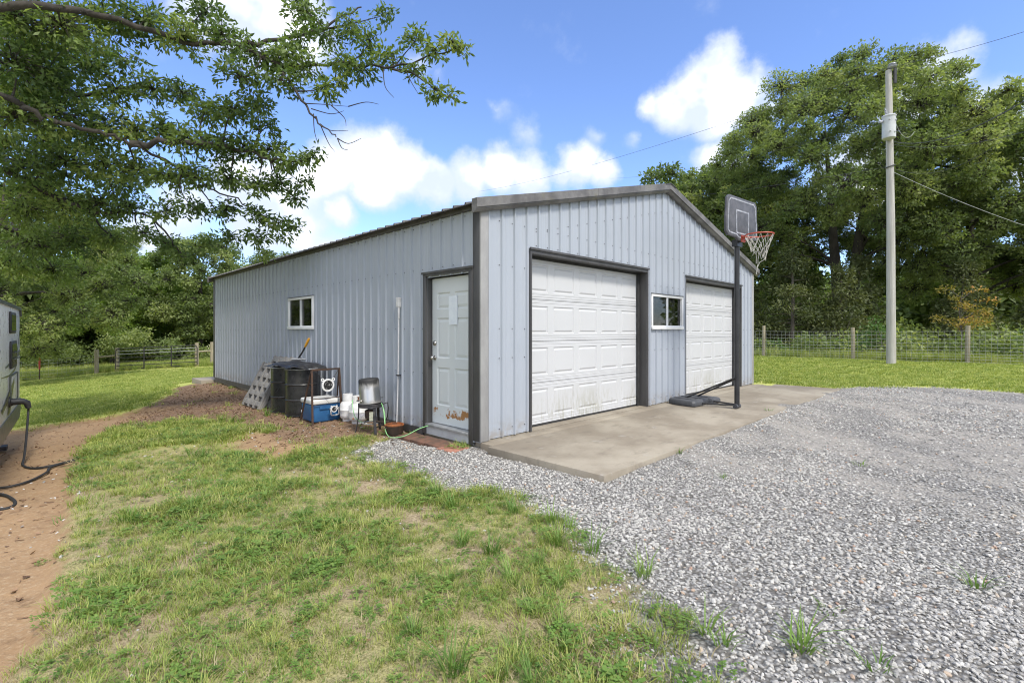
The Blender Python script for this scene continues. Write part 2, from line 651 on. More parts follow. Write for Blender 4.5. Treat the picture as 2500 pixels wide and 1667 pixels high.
n.put(b.inputs['Roughness'], n.math('ADD', n.math('MULTIPLY', rust, .4), .45))

# --- garage door: white enamel with grime creeping up from the bottom
m, n, b = new_mat('garage_paint')
t = n.new('ShaderNodeTexCoord')
o3 = t.outputs['Object']
s = n.new('ShaderNodeSeparateXYZ')
n.link(o3, s.inputs[0])
basec = n.mix(n.noise(o3, 1.8, 5), (.55, .555, .56), (.50, .505, .51))
st = n.noise(n.mapping(o3, (9, 9, 2.2)), 2.2, 6, .7)
big = n.noise(n.mapping(o3, (.7, .7, .4)), 1.4, 2)
g1 = n.math('MULTIPLY', n.step(s.outputs[2], .62, .05), n.step(n.math('ADD', n.math('MULTIPLY', st, .7), n.math('MULTIPLY', big, .5)), .56, .76))
speck = n.math('MULTIPLY', n.step(n.noise(o3, 60, 3), .64, .70), n.math('ADD', n.step(s.outputs[2], .8, .1, 0, .8), .08))
grime = n.math('MAXIMUM', n.math('MULTIPLY', g1, .7), n.math('MULTIPLY', speck, .5))
n.put(b.inputs['Base Color'], n.mix(grime, basec, n.mix(big, (.36, .34, .24), (.26, .26, .20))))
b.inputs['Roughness'].default_value = .4

# --- concrete
m, n, b = new_mat('concrete')
t = n.new('ShaderNodeTexCoord')
o3 = t.outputs['Object']
c = n.mix(n.step(n.noise(o3, .9, 5, .6), .35, .65), (.335, .295, .23), (.22, .185, .138))
c = n.mix(n.math('MULTIPLY', n.step(n.noise(n.mapping(o3, (1, 2.4, 1)), 2.6, 6, .7), .52, .72), .5), c, (.13, .108, .085))
c = n.mix(n.math('MULTIPLY', n.step(n.noise(o3, 3.5, 5, .65), .60, .72), .5), c, (.37, .35, .315))
c = n.mix(n.math('MULTIPLY', n.step(n.noise(o3, 55, 3), .62, .72), .35), c, (.15, .14, .12))
n.put(b.inputs['Base Color'], c)
b.inputs['Roughness'].default_value = .85
n.put(b.inputs['Normal'], n.bump(n.noise(o3, 45, 5, .65), .25, .006))

# --- glass
m, n, b = new_mat('glass')
n.n.remove(b)
outn = [x for x in n.n if x.type == 'OUTPUT_MATERIAL'][0]
gl = n.new('ShaderNodeBsdfGlossy')
gl.inputs['Roughness'].default_value = .02
gl.inputs[0].default_value = (.9, .9, .9, 1)
tr = n.new('ShaderNodeBsdfTransparent')
tr.inputs[0].default_value = (.30, .31, .31, 1)
fr = n.new('ShaderNodeFresnel')
fr.inputs[0].default_value = 1.5
tco = n.new('ShaderNodeTexCoord').outputs['Object']
dust = n.new('ShaderNodeBsdfDiffuse')
dust.inputs[0].default_value = (.25, .25, .24, 1)
mx = n.new('ShaderNodeMixShader')
n.put(mx.inputs[0], n.math('ADD', n.math('MULTIPLY', fr.outputs[0], .75), .0, clamp=True))
n.link(tr.outputs[0], mx.inputs[1])
n.link(gl.outputs[0], mx.inputs[2])
mx2 = n.new('ShaderNodeMixShader')
n.put(mx2.inputs[0], n.math('MULTIPLY', n.step(n.noise(tco, 5, 5), .4, .75), .16))
n.link(mx.outputs[0], mx2.inputs[1])
n.link(dust.outputs[0], mx2.inputs[2])
n.link(mx2.outputs[0], outn.inputs[0])

# --- target faces: black disc with white print marks
m, n, b = new_mat('target_face')
t = n.new('ShaderNodeTexCoord')
v = t.outputs['Object']
nn = n.noise(n.mapping(v, (60, 60, 26)), 1.0, 2)
n.put(b.inputs['Base Color'], n.mix(n.step(nn, .58, .64), (.012, .012, .012), (.32, .32, .32)))
b.inputs['Roughness'].default_value = .6


def leaf_mat(name, dark, light, back=.35, warm=None):
    m, n, b = new_mat(name)
    n.n.remove(b)
    outn = [x for x in n.n if x.type == 'OUTPUT_MATERIAL'][0]
    at_ = n.new('ShaderNodeAttribute', attribute_name='tint')
    stops = [(0.0, dark), (.75, light)] + ([(1.0, warm)] if warm else [])
    c = n.ramp(at_.outputs['Fac'], stops)
    p = n.new('ShaderNodeBsdfPrincipled')
    n.put(p.inputs['Base Color'], c)
    p.inputs['Roughness'].default_value = .5
    p.inputs['Specular IOR Level'].default_value = .35
    tl = n.new('ShaderNodeBsdfTranslucent')
    n.put(tl.inputs[0], n.mix(1.0, c, (1.15, 1.2, .55), 'MULTIPLY'))
    mx = n.new('ShaderNodeMixShader')
    mx.inputs[0].default_value = back
    n.link(p.outputs[0], mx.inputs[1])
    n.link(tl.outputs[0], mx.inputs[2])
    n.link(mx.outputs[0], outn.inputs[0])
    return m


leaf_mat('oak_leaf', (0.085, 0.138, 0.044), (0.210, 0.285, 0.088), .5, (0.31, 0.36, 0.12))
leaf_mat('bright_leaf', (0.135, 0.225, 0.045), (0.26, 0.385, 0.085), .5, (0.34, 0.44, 0.12))
leaf_mat('wood_leaf', (0.125, 0.180, 0.070), (0.275, 0.335, 0.130), .5, (0.38, 0.42, 0.18))
leaf_mat('cedar_leaf', (0.084, 0.109, 0.048), (0.154, 0.175, 0.070), .35)
leaf_mat('far_leaf', (0.111, 0.163, 0.058), (0.208, 0.280, 0.091), .4)
leaf_mat('sapling_leaf', (.20, .19, .05), (.40, .29, .07), .4, (.50, .26, .08))
leaf_mat('shrub_leaf', (.055, .12, .035), (.12, .22, .06), .4, (.16, .26, .08))


def grass_mat(name, stops, back=.35):
    m, n, b = new_mat(name)
    n.n.remove(b)
    outn = [x for x in n.n if x.type == 'OUTPUT_MATERIAL'][0]
    oi = n.new('ShaderNodeObjectInfo')
    at_ = n.new('ShaderNodeAttribute', attribute_name='tint')
    f = n.math('ADD', n.math('MULTIPLY', oi.outputs['Random'], .6), n.math('MULTIPLY', at_.outputs['Fac'], .4))
    c = n.ramp(f, stops)
    p = n.new('ShaderNodeBsdfPrincipled')
    n.put(p.inputs['Base Color'], c)
    p.inputs['Roughness'].default_value = .5
    p.inputs['Specular IOR Level'].default_value = .3
    tl = n.new('ShaderNodeBsdfTranslucent')
    n.put(tl.inputs[0], n.mix(1.0, c, (1.1, 1.15, .6), 'MULTIPLY'))
    mx = n.new('ShaderNodeMixShader')
    mx.inputs[0].default_value = back
    n.link(p.outputs[0], mx.inputs[1])
    n.link(tl.outputs[0], mx.inputs[2])
    n.link(mx.outputs[0], outn.inputs[0])
    return m


grass_mat('grass_blade', [(0, (.13, .20, .04)), (.4, (.265, .335, .075)), (.75, (.42, .45, .13)), (1, (.58, .52, .25))])
grass_mat('grass_weed', [(0, (0.098, 0.190, 0.040)), (.6, (0.184, 0.299, 0.063)), (1, (0.276, 0.368, 0.103))])
grass_mat('straw', [(0, (.34, .28, .16)), (1, (.46, .39, .24))], .2)
grass_mat('litter', [(0, (.13, .08, .05)), (.4, (.24, .145, .085)), (.75, (.36, .235, .14)), (1, (.52, .39, .26))], .1)

m, n, b = new_mat('stone')
oi = n.new('ShaderNodeObjectInfo')
t = n.new('ShaderNodeTexCoord')
c = n.ramp(oi.outputs['Random'], [(0, (.20, .195, .185)), (.15, (.31, .30, .28)), (.45, (.475, .455, .418)), (.8, (.575, .55, .505)), (.95, (.66, .635, .58)), (.975, (.50, .38, .26)), (1, (.40, .23, .15))])
c = n.mix(n.math('MULTIPLY', n.noise(t.outputs['Object'], 3, 5), .5), c, (.36, .35, .33))
n.put(b.inputs['Base Color'], c)
b.inputs['Roughness'].default_value = .85
n.put(b.inputs['Normal'], n.bump(n.noise(t.outputs['Object'], 5, 4), .3, .2))

# --- ground: grass / dirt / leaf mould / gravel by the ground's own zones
m, n, b = new_mat('ground')
g = n.new('ShaderNodeNewGeometry')
pos = g.outputs['Position']


def zone(a):
    return n.new('ShaderNodeAttribute', attribute_name=a).outputs['Fac']


wob = n.math('MULTIPLY', n.math('SUBTRACT', n.noise(pos, 3.2, 6, .65), .5), .55)
wob2 = n.math('MULTIPLY', n.math('SUBTRACT', n.noise(pos, 9, 5, .65), .5), .30)
gr = n.step(n.math('ADD', zone('gravel'), n.math('ADD', wob, wob2)), -.10, .08)
di = n.step(n.math('ADD', zone('dirt'), wob2), -.06, .08)
mu = n.step(n.math('ADD', zone('mulch'), n.math('ADD', wob, wob2)), -.12, .12)
ba = n.step(n.math('ADD', zone('bare'), wob), -.15, .2)
# lawn soil and thatch
soil = n.mix(n.step(n.noise(pos, 38, 6, .8), .36, .64), (.19, .135, .08), (.42, .34, .22))
thatch = n.mix(n.step(n.noise(pos, 70, 6, .8), .38, .62), (.15, .15, .05), (.44, .39, .19))
lawnc = n.mix(n.step(n.noise(pos, 1.7, 5, .65), .36, .58), soil, thatch)
green = n.mix(n.noise(pos, .55, 5, .6), (.40, .45, .09), (.54, .53, .19))
green = n.mix(n.math('MULTIPLY', n.step(n.noise(pos, 14, 5, .7), .4, .7), .6), green, (.23, .265, .06))
far = n.step(zone('reach'), 7.0, 11.0)
lawnc = n.mix(far, lawnc, green)
meadow = n.mix(n.noise(pos, .8, 4), (.40, .38, .18), (.32, .34, .11))
lawnc = n.mix(n.step(zone('meadow'), -1.0, 1.0), lawnc, meadow)
# red-brown dirt
dr = n.mix(n.noise(pos, 2.0, 5, .6), (.38, .255, .145), (.29, .18, .095))
dr = n.mix(n.math('MULTIPLY', n.step(n.noise(pos, 30, 5, .7), .48, .68), .6), dr, (.47, .355, .23))
dr = n.mix(n.math('MULTIPLY', n.step(n.noise(pos, 5, 7, .78), .53, .68), .7), dr, (.17, .105, .06))
dr = n.mix(n.math('MULTIPLY', n.step(n.noise(n.mapping(pos, (1, 2.2, 1), rot=(0, 0, .75)), 1.6, 5, .6), .52, .68), .45), dr, (.235, .15, .09))
# leaf mould
ml = n.mix(n.noise(pos, 3, 5), (.17, .112, .072), (.25, .165, .105))
ml = n.mix(n.math('MULTIPLY', n.step(n.noise(pos, 34, 4, .7), .5, .66), .7), ml, (.36, .25, .165))
# gravel fines
vor = n.voronoi(pos, 42)
vor2 = n.voronoi(pos, 75)
fines = n.mix(n.step(n.noise(pos, 22, 6, .8), .36, .64), (.45, .415, .365), (.30, .28, .25))
peb = n.mix(n.step(vor.outputs['Distance'], .2, .75), n.ramp(n.noise(vor.outputs['Position'], 90, 0), [(.3, (.23, .225, .215)), (.55, (.40, .39, .375)), (.75, (.54, .53, .51))]), (.085, .08, .072))
pksep = n.new('ShaderNodeSeparateXYZ')
n.link(pos, pksep.inputs[0])
pkd = n.math('ADD', n.math('MULTIPLY', n.math('SUBTRACT', pksep.outputs[0], 1.6), .42), n.math('MULTIPLY', n.math('SUBTRACT', pksep.outputs[1], 4.2), .58))
packed = n.math('MULTIPLY', n.step(pkd, .0, 1.2), n.step(n.noise(n.mapping(pos, (1.0, .45, 1), rot=(0, 0, .8)), 1.1, 5, .65), .36, .60))
gv = n.mix(n.math('MAXIMUM', n.math('MULTIPLY', packed, .85), .2), peb, fines)
gv = n.mix(n.math('MULTIPLY', n.step(n.noise(pos, 4.5, 6, .75), .5, .68), .45), gv, (.20, .195, .19))
c = n.mix(ba, lawnc, dr)
c = n.mix(mu, c, ml)
c = n.mix(di, c, dr)
c = n.mix(gr, c, gv)
n.put(b.inputs['Base Color'], c)
b.inputs['Roughness'].default_value = .95
b.inputs['Specular IOR Level'].default_value = .2
h1 = n.math('ADD', n.noise(pos, 28, 6, .7), n.math('MULTIPLY', n.noise(pos, 6, 4), 1.5))
nb = n.bump(h1, .55, .03)
nb = n.bump(n.math('MULTIPLY', n.math('SUBTRACT', 1.0, vor.outputs['Distance']), gr), .8, .016, nb)
n.put(b.inputs['Normal'], nb)

# ------------------------------------------------------------------ ground sheet
def axis(fine0, fine1, h, far0, far1):
    a = list(np.arange(fine0, fine1 + 1e-6, h))
    st, x = h, fine1
    while x < far1:
        st *= 1.16
        x += min(st, 14)
        a.append(x)
    st, x = h, fine0
    lo = []
    while x > far0:
        st *= 1.16
        x -= min(st, 14)
        lo.append(x)
    return np.array(lo[::-1] + a)


gx = axis(-9.0, 9.5, .055, -400, 400)
gy = axis(.9, 12.5, .055, -120, 420)
X, Y = np.meshgrid(gx, gy)
x, y = X.ravel(), Y.ravel()
z = gz(x, y)
dG, dD, dM, dB = sdf(GRAVEL, x, y), sdf(DIRT, x, y), sdf(MULCH, x, y), sdf(BARE, x, y)


def vnoise(x, y, s, seed):
    r = np.random.default_rng(seed)
    tot = np.zeros_like(x)
    for k in range(14):
        a = r.uniform(0, 2 * np.pi)
        fr_ = s * r.uniform(.5, 2.0)
        tot += np.sin((x * np.cos(a) + y * np.sin(a)) * fr_ + r.uniform(0, 6.28)) / 14 ** .5
    return tot


z = z + .010 * vnoise(x, y, 3.5, 3) + .005 * vnoise(x, y, 9, 4)
inb = ((x - CORNER.x) * DR.x + (y - CORNER.y) * DR.y)
ins_ = ((x - CORNER.x) * DL.x + (y - CORNER.y) * DL.y)
under = (inb > .15) & (inb < 9.5) & (ins_ > -1.6) & (ins_ < 12.2)
z = np.where(under, np.minimum(z, -.2), z)
nx_, ny_ = len(gx), len(gy)
ii = np.arange(nx_ * ny_).reshape(ny_, nx_)
Fq = np.stack([ii[:-1, :-1].ravel(), ii[:-1, 1:].ravel(), ii[1:, 1:].ravel(), ii[1:, :-1].ravel()], 1)
meadow_d = y * .985 - x * .13 - 33.0
me = np_mesh('ground', np.stack([x, y, z], 1), Fq, MATS['ground'],
             {'gravel': dG, 'dirt': dD, 'mulch': dM, 'bare': dB, 'reach': np.hypot(x, y), 'meadow': np.where(x < -5, meadow_d, -5)})
me.shade_smooth()
tag(link_obj('ground', me), kind='structure')

# ------------------------------------------------------------------ concrete aprons
BROT = R(45)


def in_building(name, mb, mat, parent=None, **kw):
    o = mb.build(name, mat, parent, **kw)
    if parent is None:
        o.location = CORNER
        o.rotation_euler = (0, 0, BROT)
    return o


mb = MB()
mb.box(-.10, 10.02, -1.93, -.233, -.22, -.004)
mb.box(-.02, 9.70, -.226, -.004, -.22, -.005)
o = in_building('concrete_apron', mb, MATS['concrete'], bevel=.012)
tag(o, kind='structure')
mb = MB()
mb.box(.02, 9.64, .0, 12.33, -.25, .0)
o = in_building('building_floor_slab', mb, MATS['concrete'])
tag(o, kind='structure')
mb = MB()
mb.box(-.34, 9.4, 12.42, 13.6, -.5, -.09)
o = in_building('rear_concrete_pad', mb, MATS['concrete'], bevel=.01)
tag(o, kind='structure')

# ------------------------------------------------------------------ steel building
WID, LEN, EAVE, PEAK = 9.66, 12.35, 3.03, 4.235
RIB = WID / 40.0
bld = thing('metal_garage', 'pale blue-grey ribbed metal garage with two white overhead doors and dark trim', 'garage', CORNER, BROT)


def rib_profile(u):
    """outward offset of the siding at distance u"""
    a = (u % RIB) / RIB
    d = abs(a - .5) * RIB
    if d < .009:
        return .026
    if d < .021:
        return .026 * (.021 - d) / .012
    return 0.0


def profile_us(u0, u1):
    us = {u0, u1}
    k = math.floor(u0 / RIB) - 1
    while k * RIB < u1 + RIB:
        c = k * RIB + RIB / 2
        for q in (-.021, -.009, .009, .021):
            us.add(c + q)
        for q in (-.088, -.080, -.072, -.064, .064, .072, .080, .088):
            us.add(c + q)
        k += 1
    return sorted(q for q in us if u0 - 1e-9 <= q <= u1 + 1e-9)


def prof2(u):
    p = rib_profile(u)
    if p > 0:
        return p
    a = abs((u % RIB) - RIB / 2)
    if .0795 < a < .0805 or .0715 < a < .0725:
        return .0035
    return 0.0


def sheet(u0, u1, z0, top, holes, fn, breaks=()):
    us = sorted(set(profile_us(u0, u1)) | {q for q in breaks if u0 < q < u1} | {q for h in holes for q in h[:2] if u0 < q < u1})
    mb = MB()
    for a, c in zip(us[:-1], us[1:]):
        if c - a < 1e-6:
            continue
        mid = (a + c) / 2
        cuts = sorted((h[2], h[3]) for h in holes if h[0] < mid < h[1])
        zz = z0
        spans = []
        for (h0, h1) in cuts:
            if h0 > zz:
                spans.append((zz, h0, False))
            zz = h1
        spans.append((zz, None, True))
        pa, pc = prof2(a), prof2(c)
        for s0, s1, tp in spans:
            ta, tcx = (top(a), top(c)) if tp else (s1, s1)
            mb.add([fn(a, pa, s0), fn(c, pc, s0), fn(c, pc, tcx), fn(a, pa, ta)], [(0, 1, 2, 3)])
    return mb


def gable(u):
    return EAVE + (PEAK - EAVE) * (1 - abs(u - WID / 2) / (WID / 2)) - .02


D1, D2 = (.93, 4.11), (5.70, 8.79)
DTOP = 2.50
WZ0, WZ1 = 1.475, 2.10
FRONT_HOLES = [(D1[0], D1[1], -1, DTOP), (D2[0], D2[1], -1, DTOP), (4.27, 5.53, WZ0, WZ1)]
LEFT_HOLES = [(.21, 1.16, -1, 2.17), (5.08, 6.34, WZ0, WZ1)]
SH = RIB * 4
for k in range(10):
    for lo_, hi_ in [(k * SH, (k + 1) * SH)]:
        mb = sheet(lo_, hi_, .01, gable, FRONT_HOLES, lambda u, p, z_: (u, -p, z_), (WID / 2,))
        if mb.f:
            mb.build('wall_panel', MATS['siding'], bld, sm=25)
k = 0
while k * SH < LEN - .05:
    u1 = min(LEN, (k + 1) * SH)
    sheet(k * SH, u1, -.02, lambda u: EAVE, LEFT_HOLES, lambda u, p, z_: (-p, u, z_)).build('wall_panel', MATS['siding'], bld, sm=25)
    sheet(k * SH, u1, -.02, lambda u: EAVE, [], lambda u, p, z_: (WID + p, u, z_)).build('wall_panel', MATS['siding'], bld, sm=25)
    k += 1
for k in range(10):
    sheet(k * SH, (k + 1) * SH, -.02, gable, [], lambda u, p, z_: (u, LEN + p, z_), (WID / 2,)).build('wall_panel', MATS['siding'], bld, sm=25)

# screws in rows (each too small to pick apart)
mb = MB()


def screw(fn, u, z_):
    c = fn(u, z_)
    mb.lathe([(.0085, -.003), (.0085, .004), (.004, .007)], 6, 0, Matrix.Translation(c))


for zr in (.12, 1.05, 1.44, 2.28, 2.86):
    for i in range(0, 40):
        u = i * RIB + RIB / 2 - .045
        if any(h[0] - .03 < u < h[1] + .03 and h[2] < zr < h[3] + .03 for h in FRONT_HOLES):
            continue
        screw(lambda a, z_: Vector((a, -.004, z_)), u, zr)
for zr in (.10, .80, 1.44, 2.30, 2.92):
    for i in range(0, 51):
        u = i * RIB + RIB / 2 - .045
        if any(h[0] - .03 < u < h[1] + .03 and h[2] < zr < h[3] + .03 for h in LEFT_HOLES):
            continue
        screw(lambda a, z_: Vector((-.004, a, z_)), u, zr)
for i in range(4, 36):
    u = i * RIB + RIB / 2 - .045
    screw(lambda a, z_: Vector((a, -.004, z_)), u, gable(u) - .45)
    if not (4.2 < u < 5.6):
        screw(lambda a, z_: Vector((a, -.004, z_)), u, 2.62)
o = mb.build('wall_screws', MATS['screw'], bld)
tag(o, kind='stuff')

# corner trims: one dark leg on the side wall, one weathered leg on the front wall
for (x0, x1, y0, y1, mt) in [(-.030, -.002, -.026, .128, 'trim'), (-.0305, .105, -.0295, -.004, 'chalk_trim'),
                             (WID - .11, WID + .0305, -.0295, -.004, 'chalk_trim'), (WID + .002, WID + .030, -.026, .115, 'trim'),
                             (-.030, -.002, LEN - .115, LEN + .026, 'trim'), (-.0305, .115, LEN + .004, LEN + .0295, 'trim'),
                             (WID + .002, WID + .030, LEN - .115, LEN + .026, 'trim'), (WID - .11, WID + .0305, LEN + .004, LEN + .0295, 'trim')]:
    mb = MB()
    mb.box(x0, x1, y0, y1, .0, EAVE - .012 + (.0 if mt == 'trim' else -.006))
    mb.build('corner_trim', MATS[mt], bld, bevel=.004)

# base trims
mb = MB()
mb.box(-.034, -.001, 1.25, LEN - .12, -.10, .006)
mb.build('base_trim', MATS['trim'], bld)
mb = MB()
mb.box(-.022, -.001, .13, 1.25, -.06, .055)
mb.build('base_trim', MATS['grey_paint'], bld)
# eave trim (dark fascia under the roof edge)
for xs in (-1, 1):
    mb = MB()
    xa = -.045 if xs < 0 else WID + .045
    xb = -.002 if xs < 0 else WID + .002
    mb.box(min(xa, xb), max(xa, xb), -.03, LEN + .03, EAVE - .06, EAVE + .012)
    mb.build('eave_trim', MATS['trim'], bld, bevel=.004)

# roof sheets
SL = (PEAK - EAVE) / (WID / 2)
ROOF0 = EAVE + .02
OV = .16


def roof_fn(side):
    def fn(d, u, p):
        xx = d if side < 0 else WID - d
        return (xx, u, ROOF0 + SL * d + p)
    return fn


for side in (-1, 1):
    fn = roof_fn(side)
    k = 0
    while -.10 + k * SH < LEN + .1:
        u0, u1 = -.10 + k * SH, min(LEN + .12, -.10 + (k + 1) * SH)
        us = [q for q in profile_us(u0, u1)]
        mb = MB()
        for a, c in zip(us[:-1], us[1:]):
            if c - a < 1e-6:
                continue
            pa, pc = prof2(a) * 1.2, prof2(c) * 1.2
            mb.add([fn(-OV, a, pa), fn(-OV, c, pc), fn(WID / 2, c, pc), fn(WID / 2, a, pa)], [(0, 1, 2, 3)])
            mb.add([fn(-OV, a, -.006), fn(-OV, c, -.006), fn(WID / 2, c, -.006), fn(WID / 2, a, -.006)], [(0, 1, 2, 3)])
            mb.add([fn(-OV, a, -.006), fn(-OV, c, -.006), fn(-OV, c, pc), fn(-OV, a, pa)], [(0, 1, 2, 3)])
        mb.build('roof_panel', MATS['roof_paint'], bld, sm=25)
        k += 1
# ridge cap
mb = MB()
for sgn in (-1, 1):
    xr = WID / 2
    z1 = ROOF0 + SL * (WID / 2) + .045
    mb.add([(xr, -.14, z1), (xr, LEN + .14, z1), (xr + sgn * .2, LEN + .14, z1 - SL * .2), (xr + sgn * .2, -.14, z1 - SL * .2),
            (xr, -.14, z1 - .012), (xr, LEN + .14, z1 - .012), (xr + sgn * .2, LEN + .14, z1 - SL * .2 - .012), (xr + sgn * .2, -.14, z1 - SL * .2 - .012)],
           [(0, 1, 2, 3), (4, 5, 6, 7), (0, 1, 5, 4), (2, 3, 7, 6), (1, 2, 6, 5), (3, 0, 4, 7)])
mb.build('ridge_cap', MATS['roof_paint'], bld)
# rake trims on both gables, two lengths per slope
for yend, ysg in ((0, -1), (LEN, 1)):
    for side in (-1, 1):
        fn = roof_fn(side)
        for d0, d1 in ((-OV - .015, 2.395), (2.40, WID / 2 - .002)):
            mb = MB()
            ya, yb = yend + ysg * .024, yend + ysg * .125
            prof = [(ya, -.125), (ya, .048), (yb, .048), (yb, -.070), (yb - ysg * .018, -.070), (yb - ysg * .018, -.085), (yb - ysg * .05, -.125)]
            mb.prism(prof, d0, d1 - .0, lambda u, v, w_: fn(w_, u, v))
            mb.build('rake_trim', MATS['rake_paint'], bld)


# ---- heightfield-embossed panels (garage doors, entry door)
def emboss(wd, ht, panels, prof, extra_z=()):
    xs, zs = {0, wd}, {0, ht}
    for (x0, x1, z0, z1) in panels:
        for d, _ in prof:
            xs |= {x0 + d, x1 - d}
            zs |= {z0 + d, z1 - d}
    for q, _ in extra_z:
        zs.add(q)
    xs, zs = sorted(xs), sorted(zs)

    def h(a, c):
        r_ = 0.0
        for q, dq in extra_z:
            if abs(q - c) < 1e-6:
                r_ = dq
        for (x0, x1, z0, z1) in panels:
            d = min(a - x0, x1 - a, c - z0, z1 - c)
            if d > -1e-7:
                r_ = np.interp(d, [p[0] for p in prof], [p[1] for p in prof])
        return float(r_)
    vs = [(a, -h(a, c), c) for c in zs for a in xs]
    nx = len(xs)
    fs = [(j * nx + i, j * nx + i + 1, (j + 1) * nx + i + 1, (j + 1) * nx + i) for j in range(len(zs) - 1) for i in range(nx - 1)]
    return vs, fs


GDY = .175
for gi, (x0, x1) in enumerate((D1, D2)):
    gd = MB()
    wd = x1 - x0 - .01
    gdo = bpy.data.objects.new('garage_door', None)
    COL.objects.link(gdo)
    gdo.parent = bld
    gdo.location = (x0 + .005, GDY, .035)
    gdo.rotation_euler = (0, R(0.0 if gi == 0 else 0), 0)
    gdo['label'] = ('white overhead door nearer the entry door, four rows of raised panels' if gi == 0
                    else 'white overhead door behind the basketball pole')
    sec_h = (DTOP - .035) / 4
    npan = 5
    pitch = wd / npan
    pans = [(i * pitch + .062, (i + 1) * pitch - .062, .105, sec_h - .105) for i in range(npan)]
    prof = [(0, 0), (.012, -.010), (.024, -.010), (.048, .001)]
    ez = [(.018, 0), (.026, -.006), (.034, 0), (.058, 0), (.064, -.005), (.070, 0),
          (sec_h - .070, 0), (sec_h - .064, -.005), (sec_h - .058, 0), (sec_h - .034, 0), (sec_h - .026, -.006), (sec_h - .018, 0)]
    vs, fs = emboss(wd, sec_h - .006, pans, prof, ez)
    for r_ in range(4):
        mb = MB()
        mb.add(vs, fs)
        mb.add([(0, 0, 0), (wd, 0, 0), (wd, .04, 0), (0, .04, 0), (0, 0, sec_h - .006), (wd, 0, sec_h - .006), (wd, .04, sec_h - .006), (0, .04, sec_h - .006)],
               [(0, 1, 2, 3), (4, 5, 6, 7), (2, 3, 7, 6), (0, 3, 7, 4), (1, 2, 6, 5)])
        mb.v = [(a, c_, d_ + r_ * sec_h) for a, c_, d_ in mb.v]
        mb.build('door_section', MATS['garage_paint'], gdo, fix=False)
    mb = MB()
    mb.box(0, wd, .004, .05, -.034, -.002)
    mb.build('bottom_seal', MATS['weather_strip'], gdo)
    # jamb returns, stops and face trim
    mb = MB()
    mb.box(x0 - .034, x0 - .001, -.028, GDY + .06, 0, DTOP + .0)
    mb.build('jamb_trim', MATS['trim'], bld)
    mb = MB()
    mb.box(x1 + .001, x1 + .034, -.028, GDY + .06, 0, DTOP + .0)
    mb.build('jamb_trim', MATS['trim'], bld)
    mb = MB()
    mb.box(x0 - .034, x1 + .034, -.028, GDY + .06, DTOP + .001, DTOP + .075)
    mb.box(x0 - .045, x1 + .045, -.050, -.0285, DTOP + .052, DTOP + .082)
    mb.build('header_trim', MATS['trim'], bld)
    for xa, xb in ((x1 - .075, x1 + .0), (x0 + .0, x0 + .02)):
        mb = MB()
        mb.box(xa, xb, GDY - .034, GDY - .014, .0, DTOP)
        mb.build('door_stop', MATS['weather_strip'], bld)
    mb = MB()
    mb.box(x0 + .021, x1 - .076, GDY - .033, GDY - .015, DTOP - .035, DTOP)
    mb.build('door_stop', MATS['weather_strip'], bld)

# ---- entry door on the side wall (built facing -y, then turned)
door = bpy.data.objects.new('entry_door', None)
COL.objects.link(door)
door.parent = bld
door.location = (.075, 1.15, .095)
door.rotation_euler = (0, 0, R(-90))
door['label'] = 'six-panel steel entry door with rusted lower edge'
DW, DH = .93, 2.065
cols = [(.115, .415), (.515, .815)]
rows = [(.26, .80), (.93, 1.50), (1.62, 1.86)]
pans = [(a, c_, d_, e_) for a, c_ in cols for d_, e_ in rows]
vs, fs = emboss(DW, DH, pans, [(0, 0), (.016, -.012), (.03, -.012), (.06, -.003)])
mb = MB()
mb.add(vs, fs)
mb.add([(0, 0, 0), (DW, 0, 0), (DW, .044, 0), (0, .044, 0), (0, 0, DH), (DW, 0, DH), (DW, .044, DH), (0, .044, DH)],
       [(0, 1, 2, 3), (4, 5, 6, 7), (2, 3, 7, 6), (0, 3, 7, 4), (1, 2, 6, 5)])
mb.build('door_leaf', MATS['door_paint'], door, fix=False)
Mk = Matrix.Translation((.065, 0, .93)) @ Matrix.Rotation(R(90), 4, 'X')
mb = MB()
mb.lathe([(.033, 0), (.033, .006), (.028, .012), (.012, .016), (.012, .035), (.024, .042), (.030, .056), (.027, .070), (.014, .077), (.003, .078)], 20, 0, Mk)
mb.build('door_knob', MATS['nickel'], door, sm=50)
Mk = Matrix.Translation((.065, 0, 1.14)) @ Matrix.Rotation(R(90), 4, 'X')
mb = MB()
mb.lathe([(.036, 0), (.036, .008), (.028, .022), (.02, .026), (.003, .027)], 20, 0, Mk)
mb.build('deadbolt', MATS['nickel'], door, sm=50)
mb = MB()
mb.box(.395, .585, -.010, -.0005, 1.40, 1.80)
mb.build('door_notice', MATS['paper'], door)
# door frame
for (a, c_, d0, d1) in ((.13, .209, -.06, 2.19), (1.161, 1.235, -.06, 2.19)):
    mb = MB()
    mb.box(-.036, .14, a, c_, d0, d1)
    mb.build('door_frame', MATS['trim'], bld, bevel=.003)
mb = MB()
mb.box(-.036, .14, .13, 1.235, 2.191, 2.245)
mb.box(-.055, -.0365, .115, 1.25, 2.222, 2.252)
mb.build('door_frame', MATS['trim'], bld)
mb = MB()
mb.box(-.05, .13, .211, 1.159, .056, .088)
mb.build('threshold', MATS['galv'], bld, bevel=.003)
mb = MB()
mb.box(.14, .17, .10, 1.26, .0, 2.25)
mb.build('door_backing', MATS['interior'], bld)


